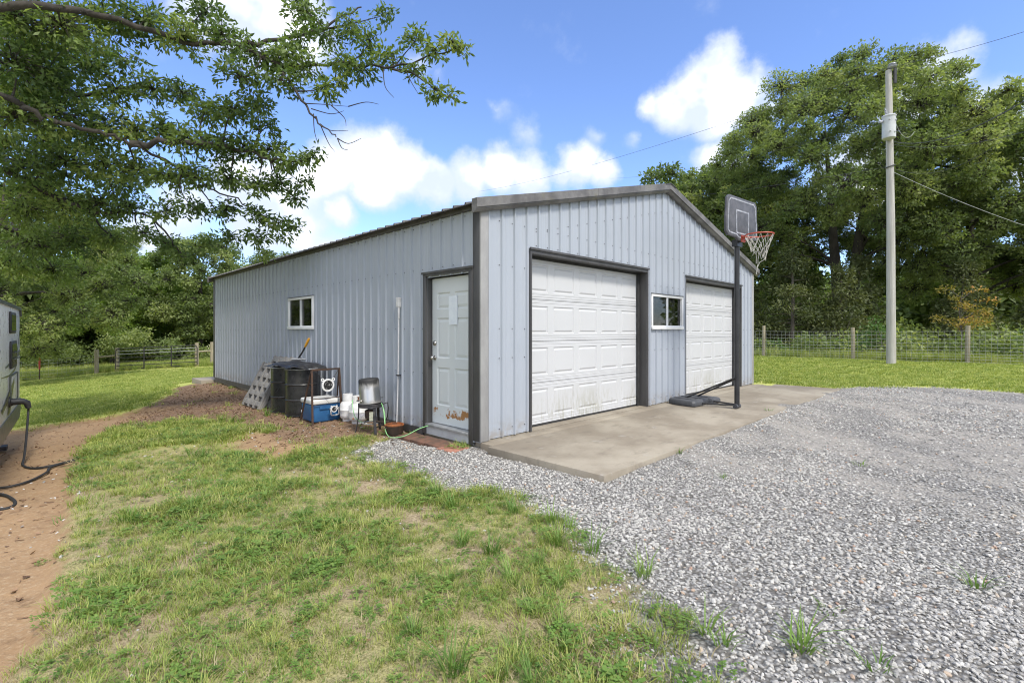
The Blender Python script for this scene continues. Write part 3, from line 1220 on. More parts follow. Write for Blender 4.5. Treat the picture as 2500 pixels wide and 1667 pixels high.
# ---- sliding windows
def window(loc, rz, red=False):
    wn = bpy.data.objects.new('window', None)
    COL.objects.link(wn)
    wn.parent = bld
    wn.location = loc
    wn.rotation_euler = (0, 0, rz)
    W_, H_ = 1.26, .625
    mb = MB()
    for (a, c_, d_, e_) in ((-.02, W_ + .02, -.028, .042), (-.02, W_ + .02, H_ - .03, H_ + .018), (-.02, .032, .0421, H_ - .0301), (W_ - .032, W_ + .02, .0421, H_ - .0301)):
        mb.box(a, c_, -.038, .05, d_, e_)
    mb.build('window_frame', MATS['window_white'], wn, bevel=.003)
    mb = MB()
    for q in (-.028, .028):
        mb.box(W_ / 2 - .02 + (0 if q < 0 else .0), W_ / 2 + .02, -.024 if q < 0 else .004, .0 if q < 0 else .03, .043, H_ - .031)
    mb.build('meeting_rail', MATS['window_white'], wn)
    for (a, c_, yy) in ((.033, W_ / 2 - .021, -.008), (W_ / 2 + .021, W_ - .033, .012)):
        mb = MB()
        mb.box(a, c_, yy, yy + .005, .043, H_ - .031)
        mb.build('pane', MATS['glass'], wn)
    for (a, c_) in ((.033, .052), (W_ / 2 - .04, W_ / 2 - .022)):
        mb = MB()
        mb.box(a, c_, -.016, -.0085, .043, H_ - .031)
        mb.build('sash_stile', MATS['window_white'], wn)
    mb = MB()
    mb.box(-.03, W_ + .03, -.05, -.002, H_ + .019, H_ + .03)
    mb.build('drip_cap', MATS['trim'], wn)
    mb = MB()
    mb.box(-.022, W_ + .022, -.052, -.0385, -.032, .028)
    mb.build('window_sill', MATS['window_white'], wn, bevel=.003)


window((4.27, -.0, WZ0), 0)
window((-.0, 6.34, WZ0), R(-90))

# ---- conduit on the side wall
mb = MB()
mb.tube([(-.06, 1.90, -.12), (-.045, 1.89, .45), (-.045, 1.87, 1.0), (-.045, 1.86, 1.62)], .0105, 10)
mb.tube([(-.045, 1.86, 1.60), (-.045, 1.86, 1.78)], .016, 10)
mb.box(-.078, -.022, 1.835, 1.885, 1.78, 1.90)
mb.box(-.080, -.02, 1.83, 1.89, 1.90, 1.925)
mb.build('conduit_pipe', MATS['pvc'], bld, sm=40)
mb = MB()
mb.box(-.064, -.02, 1.835, 1.91, .72, .74)
mb.build('pipe_strap', MATS['black_plastic'], bld)

# ------------------------------------------------------------------ things along the side wall
def bthing(name, label, cat, t_, s_, rz=0.0, dz=0.0, group=None):
    p = bl(t_, s_)
    return thing(name, label, cat, (p.x, p.y, gzs(p.x, p.y) + dz), BROT + rz, group)


def drum(t_, s_, label, rz):
    d = bthing('steel_drum', label, 'drum', t_, s_, rz, .005, 'black steel drums by the side wall')
    r0 = .286
    mb = MB()
    mb.lathe([(r0 - .004, .0), (r0 + .006, .006), (r0 + .006, .018), (r0 - .002, .026), (r0 - .002, .278), (r0 + .004, .286), (r0 + .010, .295), (r0 + .004, .304), (r0 - .002, .312),
              (r0 - .002, .558), (r0 + .004, .566), (r0 + .010, .575), (r0 + .004, .584), (r0 - .002, .592), (r0 - .002, .845), (r0 - .014, .846), (r0 - .014, .80), (.02, .798)], 48)
    mb.build('drum_body', MATS['drum_black'], d, sm=28)
    mb = MB()
    mb.tube([((r0 + .002) * math.cos(a), (r0 + .002) * math.sin(a), .852) for a in np.linspace(0, 2 * math.pi, 48, endpoint=False)], .012, 8, closed=True)
    mb.build('rim', MATS['galv'], d, sm=60)
    return d


simple('drum_black', (.014, .014, .015), (.03, .03, .031), 6, .30, bump=.04)
dm = drum(-.48, 4.46, 'black steel drum with pale rim standing closest to the blue cooler', .3)
mb = MB()
mb.box(-.02, .02, -.2905, -.2865, .06, .13, 0, Matrix.Rotation(R(-38), 4, 'Z'))
mb.build('tag', MATS['paper'], dm)
drum(-.50, 5.14, 'black steel drum half hidden behind another drum, next to the leaning pallets', 1.7)

# leaning weathered pallets
def pallet(t_, s_, lean, label, ln, nb_):
    p = bl(t_, s_)
    o = thing('wooden_pallet', label, 'pallet', (p.x, p.y, gzs(p.x, p.y) + .0), 0, 'grey pallets leaning on the wall')
    o.rotation_euler = (Matrix.Rotation(BROT, 3, 'Z') @ Matrix.Rotation(R(lean), 3, 'Y')).to_euler()
    ys = (0.0, .32, .64, .96)
    for y0, y1 in zip(ys[:-1], ys[1:]):
        for k in range(nb_):
            zc = .10 + k * (ln - .18) / (nb_ - 1)
            mb = MB()
            hh = .055 + rng.uniform(-.008, .008)
            mb.box(-.05, .028, y0 + .041, y1 - .041, zc - hh, zc + hh)
            mb.build('block', MATS['wood_grey'], o, bevel=.004)
    for yy in ys:
        mb = MB()
        n_ = 6
        wv_ = rng.uniform(-.010, .010, n_ + 1)
        for i in range(n_):
            a0, a1 = i * ln / n_, (i + 1) * ln / n_
            mb.bar((-.01 + wv_[i], yy, a0), (-.01 + wv_[i + 1], yy, a1 + .0005), .075, .10, 0, (1, 0, 0))
        mb.build('slat', MATS['wood_grey'], o)
    return o


pallet(-.60, 5.86, 27, 'upper grey weathered pallet leaning on the wall beside the drums', 1.12, 6)
pallet(-.78, 5.80, 26, 'outer grey weathered pallet propped in front of another beside the drums', .98, 5)

# black tarp over the drums: sheet with folds, edges hanging a little
n_t = 34
tp = bthing('black_tarp', 'crumpled black plastic tarp lying over the two drums', 'tarp', -.49, 4.80, 0, .87)
vs, fs = [], []
L_, W_ = 1.30, .68
for j in range(n_t + 1):
    for i in range(n_t + 1):
        u, v = i / n_t - .5, j / n_t - .5
        xx, yy = u * W_, v * L_
        edge_ = max(abs(u) * 2, abs(v) * 2)
        rr_ = 1 - .12 * math.sin(5 * math.atan2(v, u) + 1) * edge_
        hump = .075 * math.exp(-((u * 2.0) ** 2 + ((v + .02) * 2.3) ** 2) * 1.6)
        fold = .016 * math.sin(9 * u + 5 * v) + .012 * math.sin(17 * v - 6 * u + 1) + .006 * math.sin(31 * u + 23 * v)
        drop = -.02 * max(0, edge_ - .78) / .22 if edge_ > .78 else 0
        if v < -.38:
            drop -= .10 * (-.38 - v) / .12 * (.4 + u)
        vs.append((xx * rr_, yy * rr_, .034 + hump + fold * (.5 + edge_ * .5) + drop))
for j in range(n_t):
    for i in range(n_t):
        a = j * (n_t + 1) + i
        fs.append((a, a + 1, a + n_t + 2, a + n_t + 1))
mb = MB().add(vs, fs)
o = mb.build('sheet', MATS['tarp'], tp, sm=60)
md = o.modifiers.new('thick', 'SOLIDIFY')
md.thickness = .006

# jack / lever tool with yellow grip lying on the tarp
p = bl(-.36, 4.98)
tl_ = thing('lever_tool', 'black lever tool with a yellow grip resting on the tarp', 'tool', (p.x, p.y, gzs(p.x, p.y) + .985), BROT)
mb = MB()
mb.tube([(.0, -.02, .02), (.03, -.16, .16), (.05, -.24, .26)], [.017, .016, .015], 10)
mb.build('shaft', MATS['black_paint'], tl_, sm=40)
mb = MB()
mb.tube([(.05, -.238, .258), (.052, -.26, .285), (.075, -.335, .40), (.08, -.35, .42)], [.018, .023, .024, .019], 12)
mb.build('grip', MATS['yellow_grip'], tl_, sm=40)
mb = MB()
mb.bar((-.05, .06, .01), (.05, -.05, .02), .06, .05)
mb.tube([(-.1, .02, .02), (.08, -.2, .02)], .018, 8)
mb.tube([(-.02, .14, .0), (.02, -.06, .05)], .022, 8)
mb.build('tool_head', MATS['galv'], tl_, sm=40)

# rusty target frame with a hanging gong
fr_ = bthing('target_frame', 'rusty square-tube target stand straddling the blue cooler', 'stand', -.52, 3.34, 0, 0)
HF = .90
mb = MB()
mb.bar((-.255, -.05, -.02), (-.235, .03, HF), .03, .03)
mb.build('leg', MATS['rust_metal'], fr_)
mb = MB()
mb.bar((.255, -.05, -.02), (.235, .03, HF), .03, .03)
mb.build('leg', MATS['rust_metal'], fr_)
mb = MB()
mb.bar((-.25, .03, HF), (.25, .03, HF), .032, .032)
mb.build('top_bar', MATS['rust_metal'], fr_)
mb = MB()
mb.bar((-.235, -.012, .42), (.235, -.012, .42), .024, .012)
mb.build('cross_bar', MATS['rust_metal'], fr_)
for sgn in (-1, 1):
    mb = MB()
    mb.bar((sgn * .235, .045, HF - .01), (sgn * .262, .44 if sgn < 0 else .15, .0 if sgn < 0 else .42), .022, .022)
    mb.build('back_leg', MATS['rust_metal'], fr_)


def gong(parent_name, label, loc, rad, rz, tilt=0):
    g_ = thing(parent_name, label, 'target', loc, rz, 'steel gong targets')
    mb = MB()
    n = 36
    Mx = Matrix.Rotation(R(90), 4, 'X')
    mb.lathe([(rad, -.007), (rad, .007), (rad * .74, .0071), (rad * .74, -.0071), (rad, -.007)], n, 0, Mx, cap=False)
    for sgn in (-1, 1):
        c = Vector((sgn * rad * .86, 0, rad * .86))
        mb.lathe([(rad * .26, -.0065), (rad * .26, .0065), (rad * .11, .0066), (rad * .11, -.0066), (rad * .26, -.0065)], 16, 0, Matrix.Translation(c) @ Mx, cap=False)
    mb.build('ring', MATS['target_white'], g_)
    mb = MB()
    mb.lathe([(.001, -.005), (rad * .745, -.005), (rad * .745, .005), (.001, .005)], n, 0, Mx)
    mb.build('face', MATS['target_face'], g_)
    return g_


def chain(a, b_, parent):
    a, b_ = Vector(a), Vector(b_)
    mb = MB()
    L = (b_ - a).length
    k = max(3, int(L / .022))
    d = (b_ - a).normalized()
    s1 = d.cross(Vector((0, 1, 0))).normalized()
    s2 = d.cross(s1)
    for i in range(k):
        c = a + d * (L * (i + .5) / k)
        sd_ = s1 if i % 2 else s2
        pts = [c + d * (.016 * math.cos(q)) + sd_ * (.008 * math.sin(q)) for q in np.linspace(0, 2 * math.pi, 10, endpoint=False)]
        mb.tube(pts, .0028, 5, closed=True)
    return mb.build('chain', MATS['steel_black'], parent, sm=50)


gl_ = bl(-.50, 3.325)
gz0 = gzs(gl_.x, gl_.y)
gg = gong('gong_target', 'round white-rimmed black target hanging by chains in the rusty frame', (gl_.x, gl_.y, gz0 + .635), .108, BROT)
chain((-.092, 0, .095), (-.20, .04, .25), gg)
chain((.092, 0, .095), (.20, .04, .25), gg)
gs = gong('gong_target', 'small white-rimmed target hanging in front of the cooler handle', (*bl(-.40, 3.31)[:2], gz0 + .225), .054, BROT)
mb = MB()
mb.tube([(-.046, 0, .046), (-.15, 0, .19)], .002, 5)
mb.tube([(.046, 0, .046), (.08, 0, .19)], .002, 5)
mb.build('hanging_wire', MATS['steel_black'], gs)

# blue cooler
ck = bthing('cooler', 'blue ice chest with white lid sitting under the rusty frame', 'cooler', -.45, 3.70, 0, .0)
mb = MB()
WX, WY, HZ = .245, .26, .30
bev = lambda k: None
mb.add([(-WX * .93, -WY * .95, 0), (WX * .93, -WY * .95, 0), (WX * .93, WY * .95, 0), (-WX * .93, WY * .95, 0),
        (-WX, -WY, HZ), (WX, -WY, HZ), (WX, WY, HZ), (-WX, WY, HZ)],
       [(0, 3, 2, 1), (4, 5, 6, 7), (0, 1, 5, 4), (1, 2, 6, 5), (2, 3, 7, 6), (3, 0, 4, 7)])
mb.build('cooler_body', MATS['blue_plastic'], ck, bevel=.03, seg=3)
mb = MB()
mb.box(-WX - .012, WX + .012, -WY - .012, WY + .012, HZ + .003, HZ + .085)
mb.build('cooler_lid', MATS['lid_white'], ck, bevel=.022, seg=3)
mb = MB()
mb.box(-.145, .145, -WY - .016, -WY + .01, .215, .285)
mb.build('handle_mount', MATS['blue_plastic'], ck, bevel=.008)
mb = MB()
mb.tube([(.04, -WY - .02, .225), (.04, -WY - .035, .12), (.055, -WY - .038, .105), (.165, -WY - .038, .105), (.18, -WY - .035, .12), (.18, -WY - .02, .225)], .011, 8)
mb.box(.026, .07, -WY - .04, -WY - .012, .20, .232)
mb.box(.15, .194, -WY - .04, -WY - .012, .20, .232)
mb.build('handle', MATS['lid_white'], ck, sm=40)


# propane tanks
simple('sticker', (.62, .62, .64), (.30, .30, .36), 55, .5, lo=.5, hi=.56, stretch=(1, 1, 3))
def tank(t_, s_, rz, label):
    k = bthing('propane_tank', label, 'gas cylinder', t_, s_, rz, 0, 'white propane cylinders')
    r0 = .152
    mb = MB()
    mb.lathe([(.098, .035), (.125, .05), (r0 - .006, .085), (r0, .115), (r0, .188), (r0 + .003, .192), (r0 + .003, .198), (r0, .202), (r0, .262), (r0 - .010, .295), (.120, .326), (.07, .350), (.03, .358)], 36)
    mb.build('tank_body', MATS['tank_white'], k, sm=50)
    mb = MB()
    mb.lathe([(.105, -.01), (.108, .0), (.104, .05), (.100, .05), (.104, .0), (.101, -.01)], 32, cap=False)
    mb.build('foot_ring', MATS['tank_white'], k, sm=50)
    mb = MB()
    vs, fs = [], []
    n_ = 30
    a0, a1 = R(60), R(300)
    for i in range(n_ + 1):
        a = a0 + (a1 - a0) * i / n_
        for (rr, zz) in ((.108, .325), (.104, .455), (.099, .455), (.103, .325)):
            low = .05 if (.40 < i / n_ < .60 and zz > .4) else 0
            vs.append((rr * math.cos(a), rr * math.sin(a), zz - low * 0))
    for i in range(n_):
        for j in range(4):
            if .42 < i / n_ < .58 and j == 9:
                continue
            fs.append((i * 4 + j, i * 4 + (j + 1) % 4, (i + 1) * 4 + (j + 1) % 4, (i + 1) * 4 + j))
    fs += [(0, 1, 2, 3), tuple(n_ * 4 + q for q in (3, 2, 1, 0))]
    mb.add(vs, fs)
    mb.build('collar', MATS['tank_white'], k, sm=45)
    mb = MB()
    mb.lathe([(.018, .35), (.018, .40), (.012, .40), (.012, .42), (.026, .422), (.026, .436), (.01, .438)], 14)
    mb.tube([(0, 0, .385), (.06, 0, .385)], .014, 10)
    mb.build('valve', MATS['copper'], k, sm=40)
    mb = MB()
    for i in range(8):
        a, c_ = R(-62 + i * 9), R(-62 + (i + 1) * 9)
        q0, q1 = (r0 + .0015), (r0 + .0035)
        mb.add([(q1 * math.cos(a), q1 * math.sin(a), .125), (q1 * math.cos(c_), q1 * math.sin(c_), .125), (q1 * math.cos(c_), q1 * math.sin(c_), .182), (q1 * math.cos(a), q1 * math.sin(a), .182)], [(0, 1, 2, 3)])
    mb.build('sticker', MATS['sticker'], k, fix=False)
    mb = MB()
    mb.lathe([(.012, 0), (.02, .002), (.012, .004)], 9, 0, Matrix.Rotation(R(-75 - math.degrees(rz) * 0), 4, 'Z') @ Matrix.Translation((r0 - .001, 0, .10)) @ Matrix.Rotation(R(90), 4, 'Y'))
    mb.build('rust_spot', MATS['tank_rust'], k)
    return k


tank(-.185, 3.20, R(-30), 'white propane cylinder standing nearest the rusty frame')
tank(-.190, 2.86, R(-75), 'white propane cylinder standing right behind the burner stand')

# outdoor burner with an upturned stock pot
bp = bl(-.40, 2.08)
bz = gzs(bp.x, bp.y)
bn = thing('burner_stand', 'black tripod gas burner carrying the upturned pot', 'burner', (bp.x, bp.y, bz), BROT)
RG = .175
mb = MB()
for zz in (.395, .43):
    mb.tube([(RG * math.cos(a), RG * math.sin(a), zz) for a in np.linspace(0, 2 * math.pi, 40, endpoint=False)], .009, 8, closed=True)
mb.lathe([(RG + .006, .385), (RG + .006, .44), (RG + .001, .44), (RG + .001, .385), (RG + .006, .385)], 40, cap=False)
for a in (0, 1, 2):
    q = R(30 + 60 * a)
    mb.bar((RG * math.cos(q), RG * math.sin(q), .43), (-RG * math.cos(q), -RG * math.sin(q), .43), .02, .008)
mb.build('ring', MATS['steel_black'], bn, sm=40)
for a in (-100, 20, 140):
    q = R(a)
    mb = MB()
    mb.bar((RG * .98 * math.cos(q), RG * .98 * math.sin(q), .42), (RG * 1.02 * math.cos(q), RG * 1.02 * math.sin(q), .22), .045, .01, 0, (math.cos(q), math.sin(q), 0))
    mb.bar((RG * 1.02 * math.cos(q), RG * 1.02 * math.sin(q), .225), ((RG + .05) * math.cos(q), (RG + .05) * math.sin(q), -.03), .04, .012, 0, (math.cos(q), math.sin(q), 0))
    mb.build('leg', MATS['steel_black'], bn)
mb = MB()
mb.lathe([(.03, .20), (.075, .21), (.085, .24), (.085, .33), (.06, .345)], 20)
mb.tube([(0, 0, .20), (.03, -.06, .17), (.1, -.17, .16), (.17, -.26, .17)], .016, 8)
mb.build('burner_head', MATS['cast_iron'], bn, sm=40)
mb = MB()
mb.lathe([(.10, .135), (.135, .14), (.135, .15), (.10, .147), (.10, .135)], 26, cap=False)
mb.build('heat_tray', MATS['galv'], bn, sm=40)
mb = MB()
mb.box(-.175, -.165, -.05, .02, .20, .33, 0, Matrix.Rotation(R(62), 4, 'Z'))
mb.build('warning_plate', MATS['pot_rust'] if False else MATS['label_tan'] if 'label_tan' in MATS else simple('label_tan', (.42, .42, .33), (.3, .3, .22), 40, .6), bn)
mb = MB()
mb.tube([(.155, -.09, .42), (.22, -.12, .44), (.235, -.12, .36), (.23, -.1, .22), (.20, -.04, .09), (.12, .05, .05)], .009, 8)
mb.build('gas_hose', MATS['rubber'], bn, sm=50)
pt = thing('stock_pot', 'sooty stainless stock pot turned upside down on the burner', 'pot', (bp.x, bp.y, bz + .444), 0)
pt.rotation_euler = (Matrix.Rotation(R(-4.5), 3, 'Y') @ Matrix.Rotation(BROT, 3, 'Z')).to_euler()
mb = MB()
mb.lathe([(.165, .0), (.165, .008), (.157, .010), (.154, .02), (.150, .345), (.144, .362), (.132, .371), (.11, .374), (.108, .371), (.06, .372), (.058, .374), (.002, .374)], 48)
mb.build('pot_shell', MATS['sooty_steel'], pt, sm=35)
for sgn in (-1, 1):
    mb = MB()
    mb.tube([(sgn * .154, -.045, .06), (sgn * .195, -.045, .055), (sgn * .20, 0, .052), (sgn * .195, .045, .055), (sgn * .154, .045, .06)], .007, 8)
    mb.build('handle', MATS['nickel'], pt, sm=50)

# rusty camp pot
rp = bthing('dutch_oven', 'low rusty cast-iron pot with orange rim on the ground below the white pipe', 'pot', -.245, 1.66, 0, 0)
mb = MB()
mb.lathe([(.02, -.01), (.105, -.01), (.125, .02), (.135, .12), (.140, .128), (.140, .14), (.128, .14), (.124, .05), (.02, .04)], 32)
mb.build('pot_body', MATS['cast_iron'], rp, sm=45)
mb = MB()
mb.lathe([(.127, .130), (.142, .134), (.144, .150), (.138, .154), (.126, .152), (.125, .142), (.127, .130)], 32, cap=False)
mb.lathe([(.002, .122), (.126, .122), (.126, .128), (.002, .13)], 32)
mb.build('rusty_rim', MATS['pot_rust'], rp, sm=45)
mb = MB()
for sgn in (-1, 1):
    mb.tube([(sgn * .135, -.02, .11), (sgn * .16, 0, .112), (sgn * .135, .02, .11)], .007, 6)
mb.build('lug', MATS['cast_iron'], rp, sm=45)

# pale green gas hose from the tank over to the door step
def wpt(t_, s_, h):
    p = bl(t_, s_)
    return Vector((p.x, p.y, gzs(p.x, p.y) + h))


def spline(pts, k=8):
    pts = [Vector(p) for p in pts]
    P_ = [pts[0]] + pts + [pts[-1]]
    res = []
    for i in range(1, len(P_) - 2):
        p0, p1, p2, p3 = P_[i - 1:i + 3]
        for j in range(k):
            t_ = j / k
            res.append(.5 * ((2 * p1) + (-p0 + p2) * t_ + (2 * p0 - 5 * p1 + 4 * p2 - p3) * t_ ** 2 + (-p0 + 3 * p1 - 3 * p2 + p3) * t_ ** 3))
    res.append(pts[-1])
    return res


mb = MB()
mb.tube(spline([wpt(-.30, 1.93, .44), wpt(-.32, 1.84, .36), wpt(-.35, 1.75, .18), wpt(-.40, 1.62, .05), wpt(-.43, 1.42, .02), wpt(-.33, 1.25, .05), wpt(-.16, 1.16, .13), wpt(-.05, 1.08, .17)]), .006, 7)
mb.tube(spline([wpt(-.30, 1.93, .43), wpt(-.29, 1.86, .30), wpt(-.29, 1.84, .12), wpt(-.30, 1.80, .03)]), .006, 7)
tag(mb.build('green_hose', MATS['green_hose'], None, sm=60), 'pale green cord draping from the burner across to the door step', 'cord')
mb = MB()
mb.tube(spline([wpt(-.26, 2.88, .42), wpt(-.33, 2.80, .36), wpt(-.38, 2.62, .18), wpt(-.40, 2.40, .12), wpt(-.36, 2.28, .13)]), .006, 7)
tag(mb.build('green_hose', MATS['green_hose'], None, sm=60), 'short pale green hose looping from the propane cylinder to the burner', 'hose')

# door-step pavers
for i, (s0, s1, mt, lab) in enumerate([(.10, .42, 'brick_red', 'red square paver at the building corner below the entry door'),
                                       (.43, .76, 'brick_brown', 'brown paver in the middle of the row below the entry door'),
                                       (.77, 1.10, 'brick_brown', 'brown paver below the hinge side, second from the rusty pot'),
                                       (1.11, 1.44, 'brick_brown', 'brown paver at the end of the row nearest the rusty pot')]):
    p = bl(-.19 - (.06 if i == 0 else 0), (s0 + s1) / 2)
    mb = MB()
    mb.box(-.145, .135, -(s1 - s0) / 2, (s1 - s0) / 2, -.05, .028)
    o = mb.build('paver', MATS[mt], None, bevel=.008)
    o.location = (p.x, p.y, gzs(p.x, p.y))
    o.rotation_euler = (R(rng.uniform(-1.5, 1.5)), R(-2.0), BROT + R(rng.uniform(-2, 2) + (5 if i == 0 else 0)))
    tag(o, lab, 'paver', 'pavers below the entry door')

# ------------------------------------------------------------------ basketball hoop
hp = Vector((4.10, 8.86, 0))
hz = .0
hoop = thing('basketball_hoop', 'portable basketball hoop with black pole and worn grey backboard on the concrete apron', 'basketball hoop', (hp.x, hp.y, hz), R(38.5))
mb = MB()
mb.tube([(0, 0, .03), (0, 0, 3.02)], .045, 16)
mb.build('pole', MATS['black_paint'], hoop, sm=40)
mb = MB()
mb.tube([(-.075, 0, .045), (.075, 0, .045)], .042, 14)
mb.build('wheel', MATS['grey_plastic'], hoop, sm=40)
# base: bevelled tank with raised ribs
mb = MB()
base_poly = [(-.52, .62), (.52, .62), (.56, .66), (.56, 1.02), (.50, 1.30), (.44, 1.34), (-.44, 1.34), (-.50, 1.30), (-.56, 1.02), (-.56, .66)]
base_poly = [(-.46, .56), (-.16, .56), (-.12, .62), (.12, .62), (.16, .56), (.46, .56), (.50, .60), (.50, .88), (.42, 1.14), (.36, 1.18), (-.36, 1.18), (-.42, 1.14), (-.50, .88), (-.50, .60)]
n_ = len(base_poly)
cx_, cy_ = 0, .87
lv = [(1.0, .004), (1.0, .065), (.955, .10), (.86, .112)]
vs, fs = [], []
for k_, z_ in lv:
    vs += [(cx_ + (a - cx_) * k_, cy_ + (c_ - cy_) * k_, z_) for a, c_ in base_poly]
for i in range(len(lv) - 1):
    for j in range(n_):
        fs.append((i * n_ + j, i * n_ + (j + 1) % n_, (i + 1) * n_ + (j + 1) % n_, (i + 1) * n_ + j))
fs.append(tuple(range(n_ - 1, -1, -1)))
fs.append(tuple((len(lv) - 1) * n_ + j for j in range(n_)))
mb.add(vs, fs)
for (a, c_, d_, e_) in ((-.34, -.20, .68, 1.08), (-.08, .08, .72, 1.1), (.20, .34, .68, 1.08)):
    mb.box(a, c_, d_, e_, .1125, .124)
mb.build('base_tank', MATS['grey_plastic'], hoop, bevel=.006)
for sgn in (-1, 1):
    mb = MB()
    mb.tube([(sgn * .05, .0, .06), (sgn * .22, .60, .05)], .016, 10)
    mb.build('base_strut', MATS['black_paint'], hoop, sm=40)
    mb = MB()
    mb.tube([(sgn * .05, .0, .56), (sgn * .22, .92, .11)], .016, 10)
    mb.build('brace', MATS['black_paint'], hoop, sm=40)
# backboard: rounded outline with shoulders, frame edge and painted lines
BW, BB, BT = .575, 3.03, 3.80


def board_outline(k=0.0):
    return [(-BW + .03 + k, BT - .06 - k), (-BW + .10 + k, BT - k), (BW - .10 - k, BT - k), (BW - .03 - k, BT - .06 - k), (BW - .015 - k, BT - .36), (BW - k, BT - .38),
            (BW - k, BB + .12 + k * .6), (BW - .06 - k, BB + .06 + k), (.22, BB + .045 + k), (.14, BB + k), (-.14, BB + k), (-.22, BB + .045 + k), (-BW + .06 + k, BB + .06 + k), (-BW + k, BB + .12 + k * .6),
            (-BW + k, BT - .38), (-BW + .015 + k, BT - .36)]


mb = MB()
mb.prism(board_outline(), -.055, -.105, lambda u, v, w_: (u, w_, v))
bb = mb.build('backboard', MATS['board_grey'], hoop, bevel=.012)


def stripe_loop(pts, wd, y_):
    mb_ = MB()
    k = len(pts)
    for i in range(k):
        a, c_ = Vector((pts[i][0], y_, pts[i][1])), Vector((pts[(i + 1) % k][0], y_, pts[(i + 1) % k][1]))
        mb_.bar(a, c_ + (c_ - a).normalized() * wd * .3, .006, wd, 0, (0, 0, 1))
    return mb_


stripe_loop(board_outline(.055), .022, -.104).build('border_line', MATS['board_line'], bb)
stripe_loop([(-.215, 3.16), (.215, 3.16), (.225, 3.56), (-.225, 3.56)], .026, -.104).build('shooter_square', MATS['board_line'], bb)
mb = MB()
mb.bar((-.06, -.03, 2.98), (-.06, -.04, 3.5), .03, .03)
mb.bar((.06, -.03, 2.98), (.06, -.04, 3.5), .03, .03)
mb.box(-.09, .09, -.056, .05, 2.94, 3.06)
mb.build('board_bracket', MATS['black_paint'], hoop)
RZ, RY, RRAD = 3.10, -.40, .228
rim = MB()
rim.tube([(RRAD * math.cos(a), RY + RRAD * math.sin(a), RZ) for a in np.linspace(0, 2 * math.pi, 40, endpoint=False)], .0115, 8, closed=True)
rim.box(-.07, .07, RY + RRAD - .005, -.106, RZ - .012, RZ + .012)
rim.tube([(-.13, RY + .19, RZ), (-.05, -.11, RZ - .07)], .007, 6)
rim.tube([(.13, RY + .19, RZ), (.05, -.11, RZ - .07)], .007, 6)
rim.box(-.07, .07, -.118, -.106, RZ - .09, RZ + .03)
rimo = rim.build('rim', MATS['rim_red'], hoop, sm=40)
# net: diamond cords, drooping, one torn lower corner hanging down
mb = MB()
NN = 12
lev = [(0, .226), (-.12, .175), (-.20, .140), (-.27, .120), (-.34, .112)]


def netp(i, l):
    dz_, rr = lev[l]
    a = 2 * math.pi * (i + (.5 if l % 2 else 0)) / NN
    sag = -.10 * max(0, math.sin(a + 2.6)) * (l / 4.0)
    return Vector((rr * math.cos(a) + .03 * l / 4, RY + rr * math.sin(a) + .03 * l / 4, RZ - .01 + dz_ + sag + .012 * math.sin(i * 2.7 + l)))


for l in range(4):
    for i in range(NN):
        if l == 3 and i in (1, 2, 3, 4):
            continue
        a = netp(i, l)
        for c_ in ((netp(i, l + 1), netp(i - 1, l + 1)) if l % 2 == 0 else (netp(i, l + 1), netp(i + 1, l + 1))):
            mid = (a + c_) / 2 + Vector((0, 0, -.012))
            mb.tube([a, mid, c_], .0042, 5)
tail = netp(7, 4)
mb.tube([tail, tail + Vector((.02, .03, -.08)), tail + Vector((0, .02, -.16)), tail + Vector((.02, .05, -.24))], .0042, 5)
tail = netp(9, 4)
mb.tube([tail, tail + Vector((-.06, .06, -.05)), tail + Vector((-.07, .1, -.14)), tail + Vector((-.10, .10, -.26))], .0042, 5)
tail = netp(1, 3)
mb.tube([tail, tail + Vector((.01, 0, -.1)), tail + Vector((0, 0, -.2))], .0042, 5)
mb.build('net', MATS['net_cord'], rimo, sm=60)

# ------------------------------------------------------------------ utility pole
pp = at(2047, 833, 18.5)
pz = gzs(pp.x, pp.y)
up = thing('utility_pole', 'tall weathered wooden utility pole with a grey transformer', 'utility pole', (pp.x, pp.y, pz), 0)
PH = 11.15
mb = MB()
mb.tube([(0, 0, -.3), (0, 0, .0), (-.02, 0, PH * .5), (-.10, 0, PH)], [.16, .152, .132, .10], 20)
mb.build('pole_shaft', MATS['pole_wood'], up, sm=50)
tz = 9.0 - pz - .35
mb = MB()
TX, TY = -.20, -.22
mb.lathe([(.02, tz - .02), (.20, tz - .02), (.215, tz), (.215, tz + .78), (.235, tz + .785), (.235, tz + .82), (.20, tz + .85), (.03, tz + .87)], 28, 0, Matrix.Translation((TX - .06, TY, 0)))
trf = mb.build('transformer', MATS['grey_paint'], up, sm=35)
for (a, h_) in ((-.1, .2), (.12, .62), (-.12, .64), (.07, .18)):
    mb = MB()
    mb.lathe([(.028, 0), (.028, .03), (.01, .045)], 10, 0, Matrix.Translation((TX - .06 + a, TY - math.sqrt(.215 ** 2 - a * a), tz + h_)) @ Matrix.Rotation(R(90), 4, 'X'))
    mb.build('bolt', MATS['grey_paint'], trf, sm=40)
mb = MB()
mb.lathe([(.03, 0), (.055, .03), (.03, .05), (.055, .08), (.03, .1), (.05, .13), (.03, .16), (.045, .2), (.012, .24), (.012, .3)], 14, 0, Matrix.Translation((TX - .14, TY, tz + .85)) @ Matrix.Rotation(R(-14), 4, 'Y'))
mb.build('bushing', MATS['porcelain'], trf, sm=40)
mb = MB()
mb.lathe([(.02, 0), (.05, .01), (.05, .12), (.02, .2)], 12, 0, Matrix.Translation((TX - .42, TY, tz + .60)) @ Matrix.Rotation(R(75), 4, 'Y'))
mb.build('surge_arrester', MATS['porcelain'], trf, sm=40)
mb = MB()
mb.box(.0, .09, -.16, -.10, PH - .55, PH + .02)
